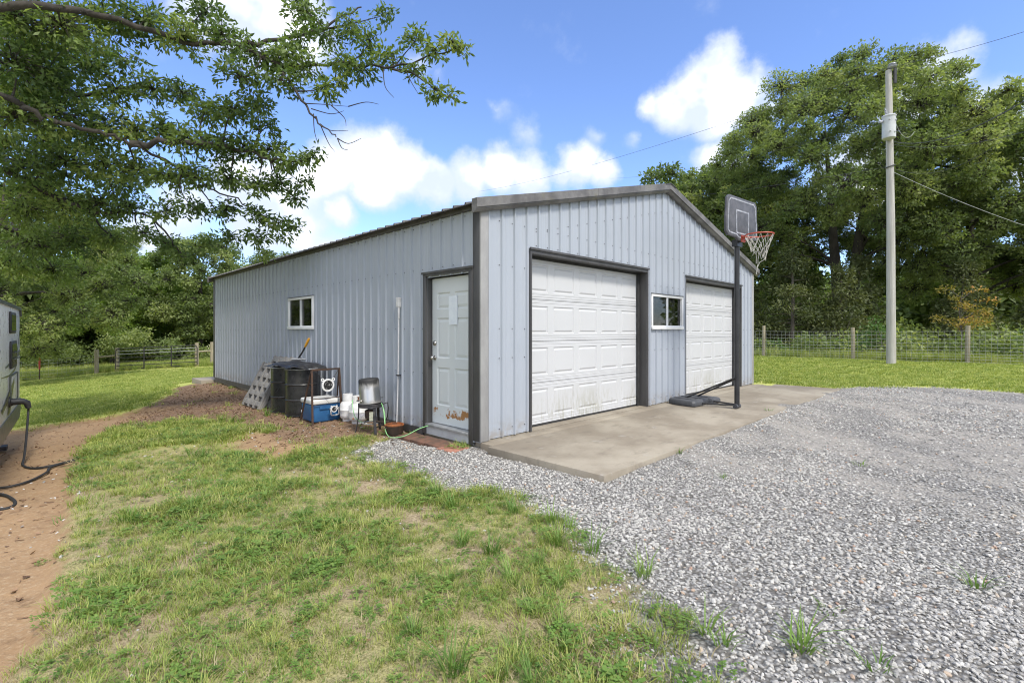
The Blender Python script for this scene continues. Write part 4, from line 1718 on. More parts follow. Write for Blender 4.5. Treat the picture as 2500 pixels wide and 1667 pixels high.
mb.build('top_bracket', MATS['black_paint'], up)
mb = MB()
mb.lathe([(.04, -.02), (.13, .0), (.16, .05), (.10, .085), (.13, .11), (.12, .14), (.04, .17)], 18, 0, Matrix.Translation((-.04, -.10, PH + .06)))
mb.build('insulator', MATS['porcelain'], up, sm=40)
mb = MB()
for zz in (tz - 1.0, tz - .98):
    mb.tube([(.155 * math.cos(a) - .04, .155 * math.sin(a), zz + .05 * math.cos(a)) for a in np.linspace(0, 2 * math.pi, 20, endpoint=False)], .012, 6, closed=True)
mb.build('wire_wrap', MATS['cable'], up, sm=40)


def cable(label, a, b_, sag, rad, name='power_line', mat='cable'):
    a, b_ = Vector(a), Vector(b_)
    pts = []
    for i in range(25):
        t_ = i / 24
        p = a.lerp(b_, t_)
        p.z -= sag * 4 * t_ * (1 - t_)
        pts.append(p)
    mb = MB()
    mb.tube(pts, rad * .7, 6)
    return tag(mb.build(name, MATS[mat], None, sm=60), label, 'power line', 'overhead lines at the utility pole')


PT = Vector((pp.x, pp.y, pz))
top = PT + Vector((-.05, -.1, PH + .1))
neut = PT + Vector((.0, -.13, tz - .1))
low_ = PT + Vector((.0, -.13, tz - 1.0))
cable('high wire running from the pole top out of the right side of the frame', top, at(2560, 5, 11.0), .12, .009)
cable('high wire running from the pole top leftwards over the garage roof', top, at(1100, 440, 60), .6, .012)
cable('thick black service line sagging from the pole to the right edge', neut, at(2480, 150, 8.5), .5, .016)
cable('thinner line just below the thick service line, running to the right edge', neut + Vector((0, 0, -.1)), at(2500, 255, 9.5), .35, .010)
cable('line running from the lower pole wrap leftwards behind the hoop', low_, at(1380, 460, 58), .5, .012)
cable('faint line leaving the transformer leftwards through the treetops', PT + Vector((-.25, -.2, tz + .6)), at(1400, 410, 58), .5, .010)
cable('grey guy line slanting down to the right from the pole', low_ + Vector((0, 0, -.25)), at(2420, 540, 17), .12, .010, mat='wire')
cable('slack loop of cable hanging just right of the pole', low_ + Vector((.1, 0, -.15)), at(2300, 325, 14), .45, .010)
cable('short white jumper wire looping from the transformer top', PT + Vector((-.1, -.2, tz + .9)), PT + Vector((.8, -.1, tz + .3)), .5, .010, mat='wire')

# ------------------------------------------------------------------ right-hand field fence
FP = [Vector((12.0, 23.2, 0)) + Vector((.716, -.698, 0)) * (3.55 * k) for k in range(-4, 4)]
for p in FP:
    p.z = gzs(p.x, p.y)
fence = thing('wire_fence', 'woven wire field fence on wooden posts in front of the right-hand woods', 'fence', FP[4], 0)


def rel(p, o):
    return Vector(p) - Vector(o.location)


for i, p in enumerate(FP):
    mb = MB()
    q = rel(p, fence)
    hgt = 1.42 + .06 * math.sin(i * 2.1)
    ln_ = .03 * math.sin(i * 3.3)
    mb.tube([q + Vector((0, 0, -.3)), q + Vector((ln_ * .5, 0, hgt * .6)), q + Vector((ln_, 0, hgt))], [.078, .074, .070], 14)
    mb.build('post', MATS['post_wood'], fence, sm=50)


def wire_mesh(pts, parent, hgt, dx, levels, rad):
    mb_ = MB()
    for a, c_ in zip(pts[:-1], pts[1:]):
        L = (c_ - a).length
        d = (c_ - a)
        for h_ in levels:
            q = [rel(a, parent) + d * t_ + Vector((0, 0, h_ - .015 * math.sin(math.pi * t_))) for t_ in (0, .33, .66, 1)]
            mb_.tube(q, rad, 4, cap=False)
        k = int(L / dx)
        for i in range(k):
            b0 = rel(a, parent) + d * (i / k)
            mb_.tube([b0 + Vector((0, 0, levels[0])), b0 + Vector((0, 0, levels[-1]))], rad * .85, 4, cap=False)
    o_ = mb_.build('wire_mesh', MATS['wire'], parent, fix=False)
    tag(o_, kind='stuff')


off = Vector((.06, .06, 0))
wire_mesh([p + Vector((-.055, -.06, 0)) for p in FP], fence, 1.2, .16, [.05, .15, .25, .36, .48, .61, .75, .90, 1.05, 1.20], .0042)

# ------------------------------------------------------------------ left: gate, posts, fence
GA, GB = Vector((-24.05, 29.5, 0)), Vector((-19.75, 30.5, 0))
for p in (GA, GB):
    p.z = gzs(p.x, p.y)
gt = thing('farm_gate', 'black and galvanised tube farm gate between wooden posts', 'gate', GA, 0)
d = GB - GA
gy0, gy1 = .12, 1.36
mb = MB()
cor = .16
fpath = [Vector((0, 0, gy0)), Vector((0, 0, gy1 - cor)), d.normalized() * cor * .3 + Vector((0, 0, gy1 - .05)), d.normalized() * cor + Vector((0, 0, gy1)),
         d - d.normalized() * cor + Vector((0, 0, gy1)), d - d.normalized() * cor * .3 + Vector((0, 0, gy1 - .05)), d + Vector((0, 0, gy1 - cor)), d + Vector((0, 0, gy0))]
mb.tube(fpath, .026, 8)
mb.build('gate_frame', MATS['steel_black'], gt, sm=50)
for h_ in (gy0, .33, .56, .79, 1.02, 1.2):
    mb = MB()
    mb.tube([Vector((0, 0, h_)), d + Vector((0, 0, h_))], .022, 8)
    mb.build('rail', MATS['steel_black'] if h_ < .9 else MATS['galv'], gt, sm=50)
for t_ in (.345, .68):
    mb = MB()
    mb.bar(d * t_ + Vector((0, -.03, gy0)), d * t_ + Vector((0, -.03, gy1)), .07, .02, 0, (0, 1, 0))
    mb.build('upright', MATS['steel_black'], gt)

PG = [at(222, 853, 29.3), at(269, 853, 29.6), at(452, 840, 30.6), at(487, 838, 31.3)]
fl = thing('gate_fence', 'wooden gate posts with round rails and woven wire beside the farm gate', 'fence', (PG[0].x, PG[0].y, gzs(PG[0].x, PG[0].y)), 0)
for i, p in enumerate(PG):
    p.z = gzs(p.x, p.y)
    q = rel(p, fl)
    mb = MB()
    mb.tube([q + Vector((0, 0, -.3)), q + Vector((0, 0, 1.42 if i < 2 else 1.52))], [.115, .108], 14)
    mb.build('post', MATS['post_wood'], fl, sm=50)
for a, c_ in ((0, 1), (2, 3)):
    mb = MB()
    mb.tube([rel(PG[a], fl) + Vector((0, 0, .95)), rel(PG[c_], fl) + Vector((0, 0, .95))], .055, 10)
    mb.build('brace_rail', MATS['post_wood'], fl, sm=50)
LF = [PG[0], Vector((-27.6, 28.4, 0)), Vector((-33, 26.5, 0)), Vector((-39, 24, 0))]
for p in LF[1:]:
    p.z = gzs(p.x, p.y)
wire_mesh(LF, fl, 1.1, .2, [.1, .3, .5, .7, .9, 1.1], .004)
rp_ = LF[1]
tpz = thing('fence_stake', 'thin steel fence stake with red upper half left of the gate', 'fence post', rp_, 0)
mb = MB()
mb.bar((0, 0, -.2), (0, 0, .62), .035, .035)
mb.build('lower_stake', MATS['rust_metal'], tpz)
mb = MB()
mb.bar((0, 0, .621), (0, 0, 1.22), .06, .06)
mb.bar((0, 0, 1.221), (0, 0, 1.32), .05, .05)
mb.build('upper_stake', MATS['red_paint'], tpz)

# ------------------------------------------------------------------ camper
CPT = Vector((-9.62, 9.5, 0))
cdir = Vector((-.668, .744, 0)).normalized()
crot = math.atan2(cdir.y, cdir.x)          # local +x points to the far end, local -y (right side) faces the garage
cz0 = -.15
cmp_ = thing('travel_trailer', 'white travel trailer with olive stripes parked at the left edge on bare dirt', 'camper', (CPT.x, CPT.y, 0), crot)
BH, CW, CLN = 1.98, 2.4, 6.6
zt = cz0 + BH
prof = [(0, zt - .12), (-.03, zt - .03), (-.12, zt), (-CLN, zt), (-CLN, cz0 - .05), (-.30, cz0 - .05), (-.04, cz0 + .02), (0, cz0 + .10)]
mb = MB()
mb.prism(prof, 0, CW, lambda u, v, w_: (u, w_, v))
mb.build('body_shell', MATS['camper_white'], cmp_, bevel=.02)
mb = MB()
mb.bar((-.10, -.012, zt + .004), (-CLN, -.012, zt + .004), .04, .05)
mb.bar((-.10, -.0125, zt + .002), (.004, -.0125, zt - .13), .036, .04)
mb.build('roof_trim', MATS['camper_grey'], cmp_)
mb = MB()
mb.prism([(.006, cz0 + .26), (.006, cz0 + .08), (-.05, cz0 - .01), (-.30, cz0 - .09), (-CLN + .02, cz0 - .09), (-CLN + .02, cz0 + .16), (-.6, cz0 + .18)], -.014, .05, lambda u, v, w_: (u, w_, v))
mb.build('lower_skirt', MATS['camper_grey'], cmp_)


def camper_window(x0, x1, z0, z1):
    wn = MB()
    wn.box(x0, x1, -.03, -.001, z0, z1)
    f = wn.build('bunk_window', MATS['black_plastic'], cmp_, bevel=.012)
    g_ = MB()
    g_.box(x0 + .05, x1 - .05, -.034, -.0305, z0 + .05, z1 - .05)
    g_.build('pane', MATS['window_dark'], f)


simple('window_dark', (.012, .013, .014), (.02, .02, .02), 3, .08)
camper_window(-2.1, -1.2, 1.37, 1.73)
camper_window(-2.0, -1.05, .78, 1.24)
mb = MB()
for zz in (.02, .13):
    mb.tube([(-2.1, -.06, .92 + zz), (-.95, -.06, .92 + zz)], .008, 6)
mb.build('window_guard', MATS['black_plastic'], cmp_)
# baggage hatch outline
hx0, hx1, hz0, hz1 = -2.05, -.75, .18, .66
mb = MB()
mb.box(hx0, hx1, -.012, -.001, hz0, hz1)
hatch = mb.build('cargo_hatch', MATS['camper_white'], cmp_, bevel=.005)
mb = MB()
for (a, c_) in (((hx0, hz0), (hx1, hz0)), ((hx1, hz0), (hx1, hz1)), ((hx1, hz1), (hx0, hz1)), ((hx0, hz1), (hx0, hz0))):
    mb.bar((a[0], -.014, a[1]), (c_[0], -.014, c_[1]), .016, .03, 0, (0, 1, 0))
mb.build('hatch_gasket', MATS['camper_grey'], hatch)


def stripe(name, pts_a, pts_b, mat, y_=-.0165):
    mb_ = MB()
    k = len(pts_a)
    vs_ = [(u, y_, v) for u, v in pts_a] + [(u, y_, v) for u, v in pts_b] + [(u, y_ + .003, v) for u, v in pts_a] + [(u, y_ + .003, v) for u, v in pts_b]
    fs_ = []
    for i in range(k - 1):
        fs_.append((i, i + 1, k + i + 1, k + i))
        fs_.append((2 * k + i, 3 * k + i, 3 * k + i + 1, 2 * k + i + 1))
        fs_.append((i, 2 * k + i, 2 * k + i + 1, i + 1))
        fs_.append((k + i, k + i + 1, 3 * k + i + 1, 3 * k + i))
    mb_.add(vs_, fs_)
    return mb_.build(name, MATS[mat], cmp_)


stripe('side_stripe', [(-.10, 1.42), (-.35, 1.18), (-.7, 1.02), (-1.0, .98)], [(-.10, 1.30), (-.45, 1.06), (-.8, .96), (-1.0, .95)], 'camper_grey', -.0045)
stripe('side_stripe', [(-.10, 1.06), (-1.2, .93), (-2.6, .85)], [(-.10, .95), (-1.2, .87), (-2.6, .82)], 'camper_grey', -.0045)
stripe('side_stripe', [(-.8, .80), (-1.2, .73), (-2.0, .69), (-3.2, .72)], [(-.8, .75), (-1.2, .69), (-2.0, .66), (-3.2, .71)], 'camper_olive', -.0045)
stripe('side_stripe', [(-1.35, .60), (-2.4, .36), (-3.2, .24)], [(-1.35, .50), (-2.4, .28), (-3.2, .18)], 'camper_olive', -.0165)
stripe('side_stripe', [(-1.4, .50), (-2.1, .06)], [(-1.75, .40), (-2.4, .06)], 'camper_olive', -.0165)
mb = MB()
mb.box(-.012, .008, .05, .12, cz0 + .40, cz0 + .50)
mb.build('tail_light', MATS['red_light'], cmp_)
# wheel and corner jack
gzc = gzs(*(CPT - cdir * 1.6)[:2])
mb = MB()
Mw = Matrix.Translation((-2.95, .22, gzc + .36)) @ Matrix.Rotation(R(90), 4, 'X')
mb.lathe([(.18, -.10), (.31, -.10), (.345, -.06), (.345, .06), (.31, .10), (.18, .10)], 32, 0, Mw)
whl = mb.build('wheel', MATS['rubber'], cmp_, sm=40)
mb = MB()
mb.lathe([(.02, .06), (.10, .06), (.17, .095), (.185, .10), (.185, .104), (.02, .11)], 24, 0, Mw)
mb.build('wheel_hub', MATS['galv'], whl, sm=40)
mb = MB()
mb.tube([(-.65, .25, cz0 - .02), (-.65, .25, gzc - .05)], .035, 8)
mb.box(-.78, -.52, .12, .38, gzc - .06, gzc + .01)
mb.build('corner_jack', MATS['steel_black'], cmp_)
mb = MB()
inz = .27
mb.lathe([(.09, 0), (.09, .02), (.06, .03), (.06, .05)], 18, 0, Matrix.Translation((-2.3, -.014, inz)) @ Matrix.Rotation(R(90), 4, 'X'))
mb.tube([(-2.3, -.05, inz), (-2.3, -.17, inz), (-2.28, -.22, inz - .03), (-2.27, -.24, inz - .12)], [.055, .05, .048, .036], 10)
mb.build('power_inlet', MATS['black_plastic'], cmp_, sm=40)

# heavy black power cord from the camper to the dirt
MW = Matrix.Translation(CPT) @ Matrix.Rotation(crot, 4, 'Z')
start = MW @ Vector((-2.27, -.24, inz - .10))


def zz3(X_, Y_):
    return (.396 * X_, 564.5 + .396 * Y_)


def on_ground(pxpy, h=.022):
    p = gpx(*pxpy)
    return Vector((p.x, p.y, gzs(p.x, p.y) + h))


gp_ = [on_ground(zz3(*q)) for q in ((132, 1245), (190, 1262), (300, 1248), (420, 1216), (452, 1216), (440, 1230), (330, 1244), (285, 1262), (270, 1285), (180, 1330), (70, 1362), (0, 1372), (-60, 1385), (-50, 1400), (30, 1412), (80, 1440), (84, 1465), (40, 1485), (-60, 1500))]
a = start
c_ = gp_[0]
drop = [a, a + Vector((.02, -.03, -.14)), a.lerp(c_, .45) + Vector((0, 0, -.12)), a.lerp(c_, .8) + Vector((0, 0, -.08))]
mb = MB()
mb.tube(spline(drop + gp_, 7), .015, 8)
tag(mb.build('extension_cord', MATS['rubber'], None, sm=60), 'thick black power cord looping over the dirt from the trailer', 'cord')

# ------------------------------------------------------------------ foliage
def unit(a):
    return a / np.maximum(np.linalg.norm(a, axis=1, keepdims=True), 1e-9)


def leaf_arrays(c, outward, L, Wd, r_, droop=.25, upb=.7):
    n = len(c)
    d = unit(r_.normal(size=(n, 3)) * .75 + outward * .9 + np.array([0, 0, -droop]))
    nr = unit(r_.normal(size=(n, 3)) * .8 + np.array([0, 0, upb]) + outward * .25)
    sd_ = unit(np.cross(d, nr))
    nr = np.cross(sd_, d)
    ls = (L * r_.uniform(.5, 1.35, n))[:, None]
    ws = (Wd * r_.uniform(.7, 1.2, n))[:, None]
    v0 = c
    v1 = c + d * ls * .55 + sd_ * ws * .5 + nr * ws * .18
    v2 = c + d * ls - nr * ls * .12
    v3 = c + d * ls * .55 - sd_ * ws * .5 + nr * ws * .18
    return np.stack([v0, v1, v2, v3], 1).reshape(-1, 3)


def foliage(name, clumps, n_spray, k_leaf, L, Wd, mat, r_, parent=None, flat=.65, spread=.55, droop=.25, branch=None, twig=.006, shell=.45, upb=.7):
    """clumps: (x, y, z, r); returns crown object; twigs go into the branch builder"""
    allc, allo, tint = [], [], []
    for (cx0, cy0, cz0_, r0) in clumps:
        ns = max(3, int(n_spray * (r0 / .6) ** 1.6))
        dr_ = unit(r_.normal(size=(ns, 3)))
        rad = r_.uniform(0, 1, ns) ** shell
        sp = np.array([cx0, cy0, cz0_]) + dr_ * rad[:, None] * np.array([r0, r0, r0 * flat])
        if branch is not None:
            for q in sp:
                m_ = np.array([cx0, cy0, cz0_]) * .5 + q * .5 + np.array([0, 0, .06 * r0])
                branch.tube([(cx0, cy0, cz0_), tuple(m_), tuple(q)], [twig * 1.6, twig * 1.2, twig * .6], 3, cap=False)
        ct = np.repeat(sp, k_leaf, 0)
        off_ = unit(r_.normal(size=(len(ct), 3))) * (r_.uniform(0, 1, len(ct)) ** .5 * L * spread * 2.0)[:, None] * np.array([1, 1, .6])
        allc.append(ct + off_)
        allo.append(unit(off_) * .7 + np.repeat(dr_, k_leaf, 0) * .5)
        base = r_.uniform(.05, .85)
        tint.append(np.clip(base + np.repeat(r_.uniform(-.15, .15, ns), k_leaf) + r_.uniform(-.15, .2, len(ct)), 0, 1))
    c = np.concatenate(allc)
    o_ = np.concatenate(allo)
    ti = np.concatenate(tint)
    V = leaf_arrays(c, o_, L, Wd, r_, droop, upb)
    me_ = np_mesh(name, V, np.arange(len(V)).reshape(-1, 4), mat, {'tint': np.repeat(ti, 4)})
    return link_obj(name, me_, parent)


def curve3(a, b_, bend, n_=6):
    a, b_ = Vector(a), Vector(b_)
    res = []
    for i in range(n_ + 1):
        t_ = i / n_
        p = a.lerp(b_, t_) + Vector(bend) * (4 * t_ * (1 - t_))
        res.append(p)
    return res


def crown_clumps(r_, cz, rx, rz_, n, rmin, rmax, low=-.75, sep_=.66):
    res = []
    tries = 0
    while len(res) < n and tries < 6000:
        tries += 1
        d_ = r_.normal(size=3)
        d_ /= np.linalg.norm(d_)
        if d_[2] < low:
            continue
        k = r_.uniform(.35, 1) ** .45
        p = d_ * k
        rr = r_.uniform(rmin, rmax)
        q = (p[0] * rx, p[1] * rx, cz + p[2] * rz_)
        if all((q[0] - e[0]) ** 2 + (q[1] - e[1]) ** 2 + (q[2] - e[2]) ** 2 > (sep_ * (rr + e[3])) ** 2 for e in res):
            res.append((*q, rr))
    return res


def make_tree(name, label, loc, seed, H, rx, trunk_r, n_cl, n_spray, k_leaf, L, Wd, leafm, barkm='bark', crown_base=.30, rmin=.9, rmax=1.6, fork=False, lean=(0, 0), group=None, flat=.65, low=-.75):
    r_ = np.random.default_rng(seed)
    root = thing(name, label, 'tree', loc, r_.uniform(0, 6.28), group)
    cz = H * (1 + crown_base) / 2
    rz_ = H * (1 - crown_base) / 2
    cl = crown_clumps(r_, cz, rx, rz_ * .95, n_cl, rmin, rmax, low)
    br = MB()
    stems = [((0, 0), (lean[0], lean[1]))] if not fork else [((-.12, 0), (-1.0, .3)), ((.15, .1), (1.6, -.4))]
    nodes = []
    for (bx, by), (lx, ly) in stems:
        path, rad = [], []
        for i in range(9):
            t_ = i / 8
            path.append(Vector((bx + lx * t_ ** 1.3 + .12 * math.sin(3 * t_ + seed), by + ly * t_ ** 1.3 + .12 * math.sin(4 * t_ + seed * 2), -.3 + t_ * H * .82)))
            rad.append(trunk_r * ((1 - t_) ** .8 * .92 + .05) * (1.35 if i == 0 else 1))
        br.tube(path, rad, 12)
        nodes += [(p, rr) for p, rr in zip(path, rad)]
    for (x_, y_, z_, rr) in cl:
        c_ = Vector((x_, y_, z_))
        best = min(nodes, key=lambda q: (q[0] - c_).length + (3.0 if q[0].z > z_ - .1 * H * .3 else 0) + max(0, H * .2 - q[0].z) * 2)
        a_ = best[0]
        Ld = (c_ - a_).length
        pts = curve3(a_, c_, (r_.normal() * .05 * Ld, r_.normal() * .05 * Ld, .08 * Ld), 6)
        r0 = min(best[1] * .7, .018 * Ld + .02)
        rs = [r0 * (1 - .82 * i / 6) for i in range(7)]
        br.tube(pts, rs, 6, cap=False)
        nodes += [(pts[3], rs[3]), (pts[5], rs[5])]
    crown = foliage('crown', cl, n_spray, k_leaf, L, Wd, MATS[leafm], r_, root, flat=flat, branch=br, twig=.010)
    br.build('trunk', MATS[barkm], root, sm=60, fix=False)
    return root


def copy_tree(src, loc, rz, sc, label):
    c_ = src.copy()
    COL.objects.link(c_)
    c_.location = loc
    c_.rotation_euler = (0, 0, rz)
    c_.scale = (sc, sc, sc)
    c_['label'] = label
    for ch in src.children:
        d_ = ch.copy()
        COL.objects.link(d_)
        d_.parent = c_
        d_.matrix_parent_inverse = ch.matrix_parent_inverse.copy()
    return c_


def G(x_, y_, dz=-.05):
    return (x_, y_, gzs(x_, y_) + dz)


# ---- the old oak at the left whose limbs hang over the garage
ro = np.random.default_rng(11)
oak_loc = Vector(G(-11.8, 4.6))
oak = thing('oak_tree', 'big oak whose leafy limbs reach across the upper left over the garage roof', 'tree', oak_loc, 0)
OB = MB()


def ol(px, py, dep):
    return at(px, py, dep) - oak_loc


fork_ = Vector((.4, .3, 3.6))
OB.tube([Vector((0, 0, -.4)), Vector((0, 0, .1)), Vector((.1, .1, 1.6)), fork_, Vector((.3, .6, 6.0)), Vector((-.2, .4, 9.0)), Vector((0, .2, 11.5))], [.62, .48, .42, .38, .28, .17, .06], 16)
limbs = [
    ([fork_ + Vector((0, 0, .5)), ol(-160, 40, 6.6), ol(130, 18, 7.2), ol(240, 42, 7.6), ol(420, 95, 8.0), ol(540, 105, 8.1), ol(640, 150, 8.2), ol(780, 150, 8.2), ol(900, 155, 8.0), ol(1000, 125, 7.9), ol(1068, 108, 7.8)], .075, .007),
    ([ol(640, 150, 8.2), ol(655, 175, 8.1), ol(700, 238, 7.9), ol(735, 285, 7.8), ol(775, 318, 7.7)], .035, .008),
    ([ol(540, 105, 8.1), ol(640, 95, 8.5), ol(740, 62, 8.7), ol(830, 10, 9.0)], .05, .012),
    ([ol(900, 155, 8.0), ol(960, 175, 7.8), ol(1010, 210, 7.8)], .02, .007),
    ([fork_ + Vector((0, 0, .2)), ol(-200, 190, 6.8), ol(0, 222, 7.4), ol(60, 250, 7.6), ol(120, 276, 7.8), ol(230, 305, 8.2), ol(300, 330, 8.4), ol(420, 390, 8.7), ol(480, 430, 8.8), ol(560, 470, 8.9), ol(650, 510, 9.0)], .07, .007),
    ([ol(300, 330, 8.4), ol(420, 330, 8.4), ol(540, 340, 8.5), ol(640, 370, 8.5), ol(710, 365, 8.5)], .06, .010),
    ([fork_, ol(-220, 360, 7.4), ol(0, 392, 8.6), ol(70, 420, 9.0), ol(160, 465, 9.3), ol(230, 490, 9.5), ol(330, 497, 9.6), ol(400, 560, 9.7), ol(420, 590, 9.7)], .085, .008),
    ([fork_ + Vector((0, 0, 1.0)), ol(-140, 130, 7.4), ol(20, 130, 8.4), ol(150, 215, 9.0), ol(290, 205, 9.4), ol(360, 185, 9.6), ol(440, 195, 9.8)], .075, .008),
    ([fork_, ol(-240, 520, 8.4), ol(0, 520, 10.0), ol(80, 560, 10.6), ol(200, 560, 10.8)], .09, .012),
    ([fork_ + Vector((0, 0, 1)), Vector((-3, -1.5, 6.5)), Vector((-6, -2.5, 8))], .2, .02),
    ([fork_ + Vector((0, 0, 1.2)), Vector((-2, 3.0, 7)), Vector((-4, 5, 9))], .2, .02),
    ([fork_ + Vector((0, 0, .6)), Vector((3, -2.4, 6.5)), Vector((5, -4, 8.5))], .18, .02),
]
onodes = []
for pts, r0, r1 in limbs:
    sp = spline(pts, 5)
    k = len(sp)
    jit = [p + Vector(ro.normal(size=3) * .025) for p in sp]
    rad = [r0 + (r1 - r0) * (i / (k - 1)) ** .7 for i in range(k)]
    OB.tube(jit, rad, 9)
    onodes += list(zip(jit, rad))
# leafless twigs on the broken branch
for (pa, pb, pc) in [((700, 238), (740, 240), (800, 245)), ((735, 285), (760, 300), (800, 300)), ((735, 285), (755, 330), (770, 350)), ((720, 262), (722, 300), (730, 330)), ((775, 318), (800, 330), (830, 318)),
                     ((760, 242), (790, 270), (795, 290)), ((715, 250), (760, 262), (790, 255)), ((775, 318), (785, 340), (800, 345)), ((800, 245), (840, 235), (870, 240)), ((880, 160), (885, 200), (905, 225)), ((930, 160), (945, 190), (960, 215))]:
    OB.tube(spline([ol(*pa, 7.85), ol(*pb, 7.8), ol(*pc, 7.75)], 5), [.010 - .0007 * i for i in range(11)], 5)
CL = [(40, 40, 7.5, .8), (140, 60, 7.6, .8), (240, 40, 8, .7), (330, 45, 8, .6), (420, 85, 8, .5), (510, 80, 8.2, .5), (470, 25, 8.6, .45), (590, 120, 8.2, .48), (555, 180, 8, .45), (650, 120, 8.2, .42), (640, 185, 8, .36),
      (700, 150, 8.2, .40), (745, 75, 8.5, .36), (705, 30, 8.8, .36), (690, 85, 8.4, .3), (805, 55, 8.6, .32), (785, 145, 8.2, .36), (850, 95, 8.3, .30), (830, 165, 8.1, .30), (895, 130, 8.1, .30), (885, 35, 8.7, .22),
      (955, 95, 8, .26), (1000, 112, 7.9, .24), (1040, 98, 7.8, .24), (1066, 112, 7.8, .12), (1000, 205, 7.8, .24), (1030, 222, 7.8, .16), (960, 165, 7.9, .2), (740, 205, 8, .26), (775, 195, 8.1, .22), (690, 8, 8.9, .3),
      (30, 150, 7.6, .75), (110, 165, 8.2, .7), (200, 150, 8.8, .6), (285, 135, 9.2, .42), (265, 205, 9, .5), (350, 205, 9.4, .45), (420, 215, 9.5, .5), (475, 250, 8.8, .48), (535, 255, 8.6, .45), (590, 250, 8.6, .35), (612, 290, 8.6, .25),
      (40, 270, 7.9, .75), (130, 262, 8.2, .7), (220, 290, 8.6, .65), (310, 300, 8.6, .55), (380, 300, 8.7, .5), (440, 325, 8.6, .5), (500, 335, 8.6, .46), (560, 335, 8.6, .42), (612, 345, 8.6, .36), (655, 372, 8.5, .32), (700, 370, 8.5, .25), (722, 350, 8.5, .17),
      (50, 380, 8.7, .8), (150, 370, 9, .7), (240, 380, 9, .65), (320, 390, 9, .55), (390, 405, 8.9, .5), (460, 412, 8.9, .45), (530, 412, 8.8, .42), (590, 420, 8.8, .36), (640, 418, 8.8, .3), (690, 420, 8.7, .22), (680, 458, 8.8, .2),
      (60, 480, 9.4, .8), (150, 470, 9.5, .7), (230, 465, 9.5, .6), (300, 475, 9.5, .5), (380, 485, 9.3, .36), (445, 480, 9, .34), (520, 482, 9, .36), (590, 492, 9, .3), (640, 512, 9, .26), (682, 522, 9, .18),
      (70, 560, 10.5, .85), (170, 550, 10.5, .75), (260, 545, 10.2, .55), (330, 535, 9.8, .32), (380, 558, 9.8, .28), (420, 582, 9.8, .22), (480, 560, 9.6, .24), (530, 545, 9.4, .26), (590, 545, 9.2, .26), (602, 582, 9.2, .16), (650, 545, 9.2, .16),
      (10, 60, 9.5, .9), (90, 110, 10, .9), (180, 90, 10.2, .7), (0, 210, 10, .9), (80, 220, 10.4, .8), (170, 220, 10.5, .7), (10, 330, 10.4, .9), (100, 320, 10.6, .8), (190, 340, 10.8, .7), (270, 420, 10.4, .6), (20, 440, 11, .9), (110, 430, 11, .8), (200, 520, 11.2, .8), (20, 600, 11.6, .9), (120, 620, 12, .8)]
oc = [(*ol(a, c_, d_), r_ * .92) for a, c_, d_, r_ in CL]
hid = []
for k in range(24):
    d_ = ro.normal(size=3)
    d_ /= np.linalg.norm(d_)
    q = Vector((d_[0] * 7.0, d_[1] * 6.0, 7.6 + d_[2] * 4.4)) * 1.0
    wpos = q + oak_loc
    if wpos.y > .3 and abs(wpos.x / max(wpos.y, .1)) < 1.2:
        continue
    if wpos.x > -11.2:
        continue
    hid.append((*q, ro.uniform(.9, 1.4)))
for (x_, y_, z_, rr) in oc + hid:
    c_ = Vector((x_, y_, z_))
    a_, ra = min(onodes, key=lambda q: (q[0] - c_).length + (.5 if q[1] < .02 else 0))
    Ld = max(.05, (c_ - a_).length)
    pts = curve3(a_, c_, tuple(ro.normal(size=3) * .07 * Ld), 5)
    r0 = min(ra * .75, .010 * Ld + .012)
    OB.tube(pts, [r0 * (1 - .7 * i / 5) for i in range(6)], 5, cap=False)
foliage('crown', oc, 62, 11, .108, .046, MATS['oak_leaf'], ro, oak, flat=.6, spread=.62, droop=.35, branch=OB, twig=.0045, shell=.55)
foliage('crown', hid, 26, 9, .26, .15, MATS['oak_leaf'], ro, oak, flat=.7, spread=.8, droop=.2)
OB.build('trunk', MATS['bark'], oak, sm=60, fix=False)

# ---- trees at the left and behind the garage
t_mid = make_tree('oak_tree', 'broad oak with drooping boughs standing behind the travel trailer', G(-25.5, 23.0), 21, 10.8, 6.6, .42, 140, 46, 10, .14, .072, 'wood_leaf', crown_base=.10, rmin=.5, rmax=1.0, low=-.95, flat=.8)
t_br = make_tree('deciduous_tree', 'bright green rounded tree behind the farm gate, left of two', G(-33.5, 41), 31, 10.6, 4.3, .26, 80, 30, 9, .22, .125, 'bright_leaf', crown_base=.14, rmin=.6, rmax=1.15, low=-.95, flat=.8)
t_ol = make_tree('deciduous_tree', 'olive green tree beside the far garage corner behind the gate', G(-27.6, 43), 33, 11.2, 4.8, .28, 90, 30, 9, .22, .125, 'wood_leaf', crown_base=.12, rmin=.6, rmax=1.15, low=-.95, flat=.8)
copy_tree(t_ol, G(-41, 40), 2.0, 1.05, 'dark tree far left behind the red-topped fence stake')
copy_tree(t_br, G(-40.5, 47), 4.0, .85, 'green tree filling the gap behind the bright rounded tree')
copy_tree(t_ol, G(-25.5, 55), 1.0, 1.04, 'distant tree whose top shows just over the garage eave')
copy_tree(t_br, G(-33.0, 55), 2.4, .8, 'distant green tree between the two trees behind the gate')
copy_tree(t_ol, G(-46, 33), 5.0, 1.15, 'tree at the left edge glimpsed above the trailer roof')

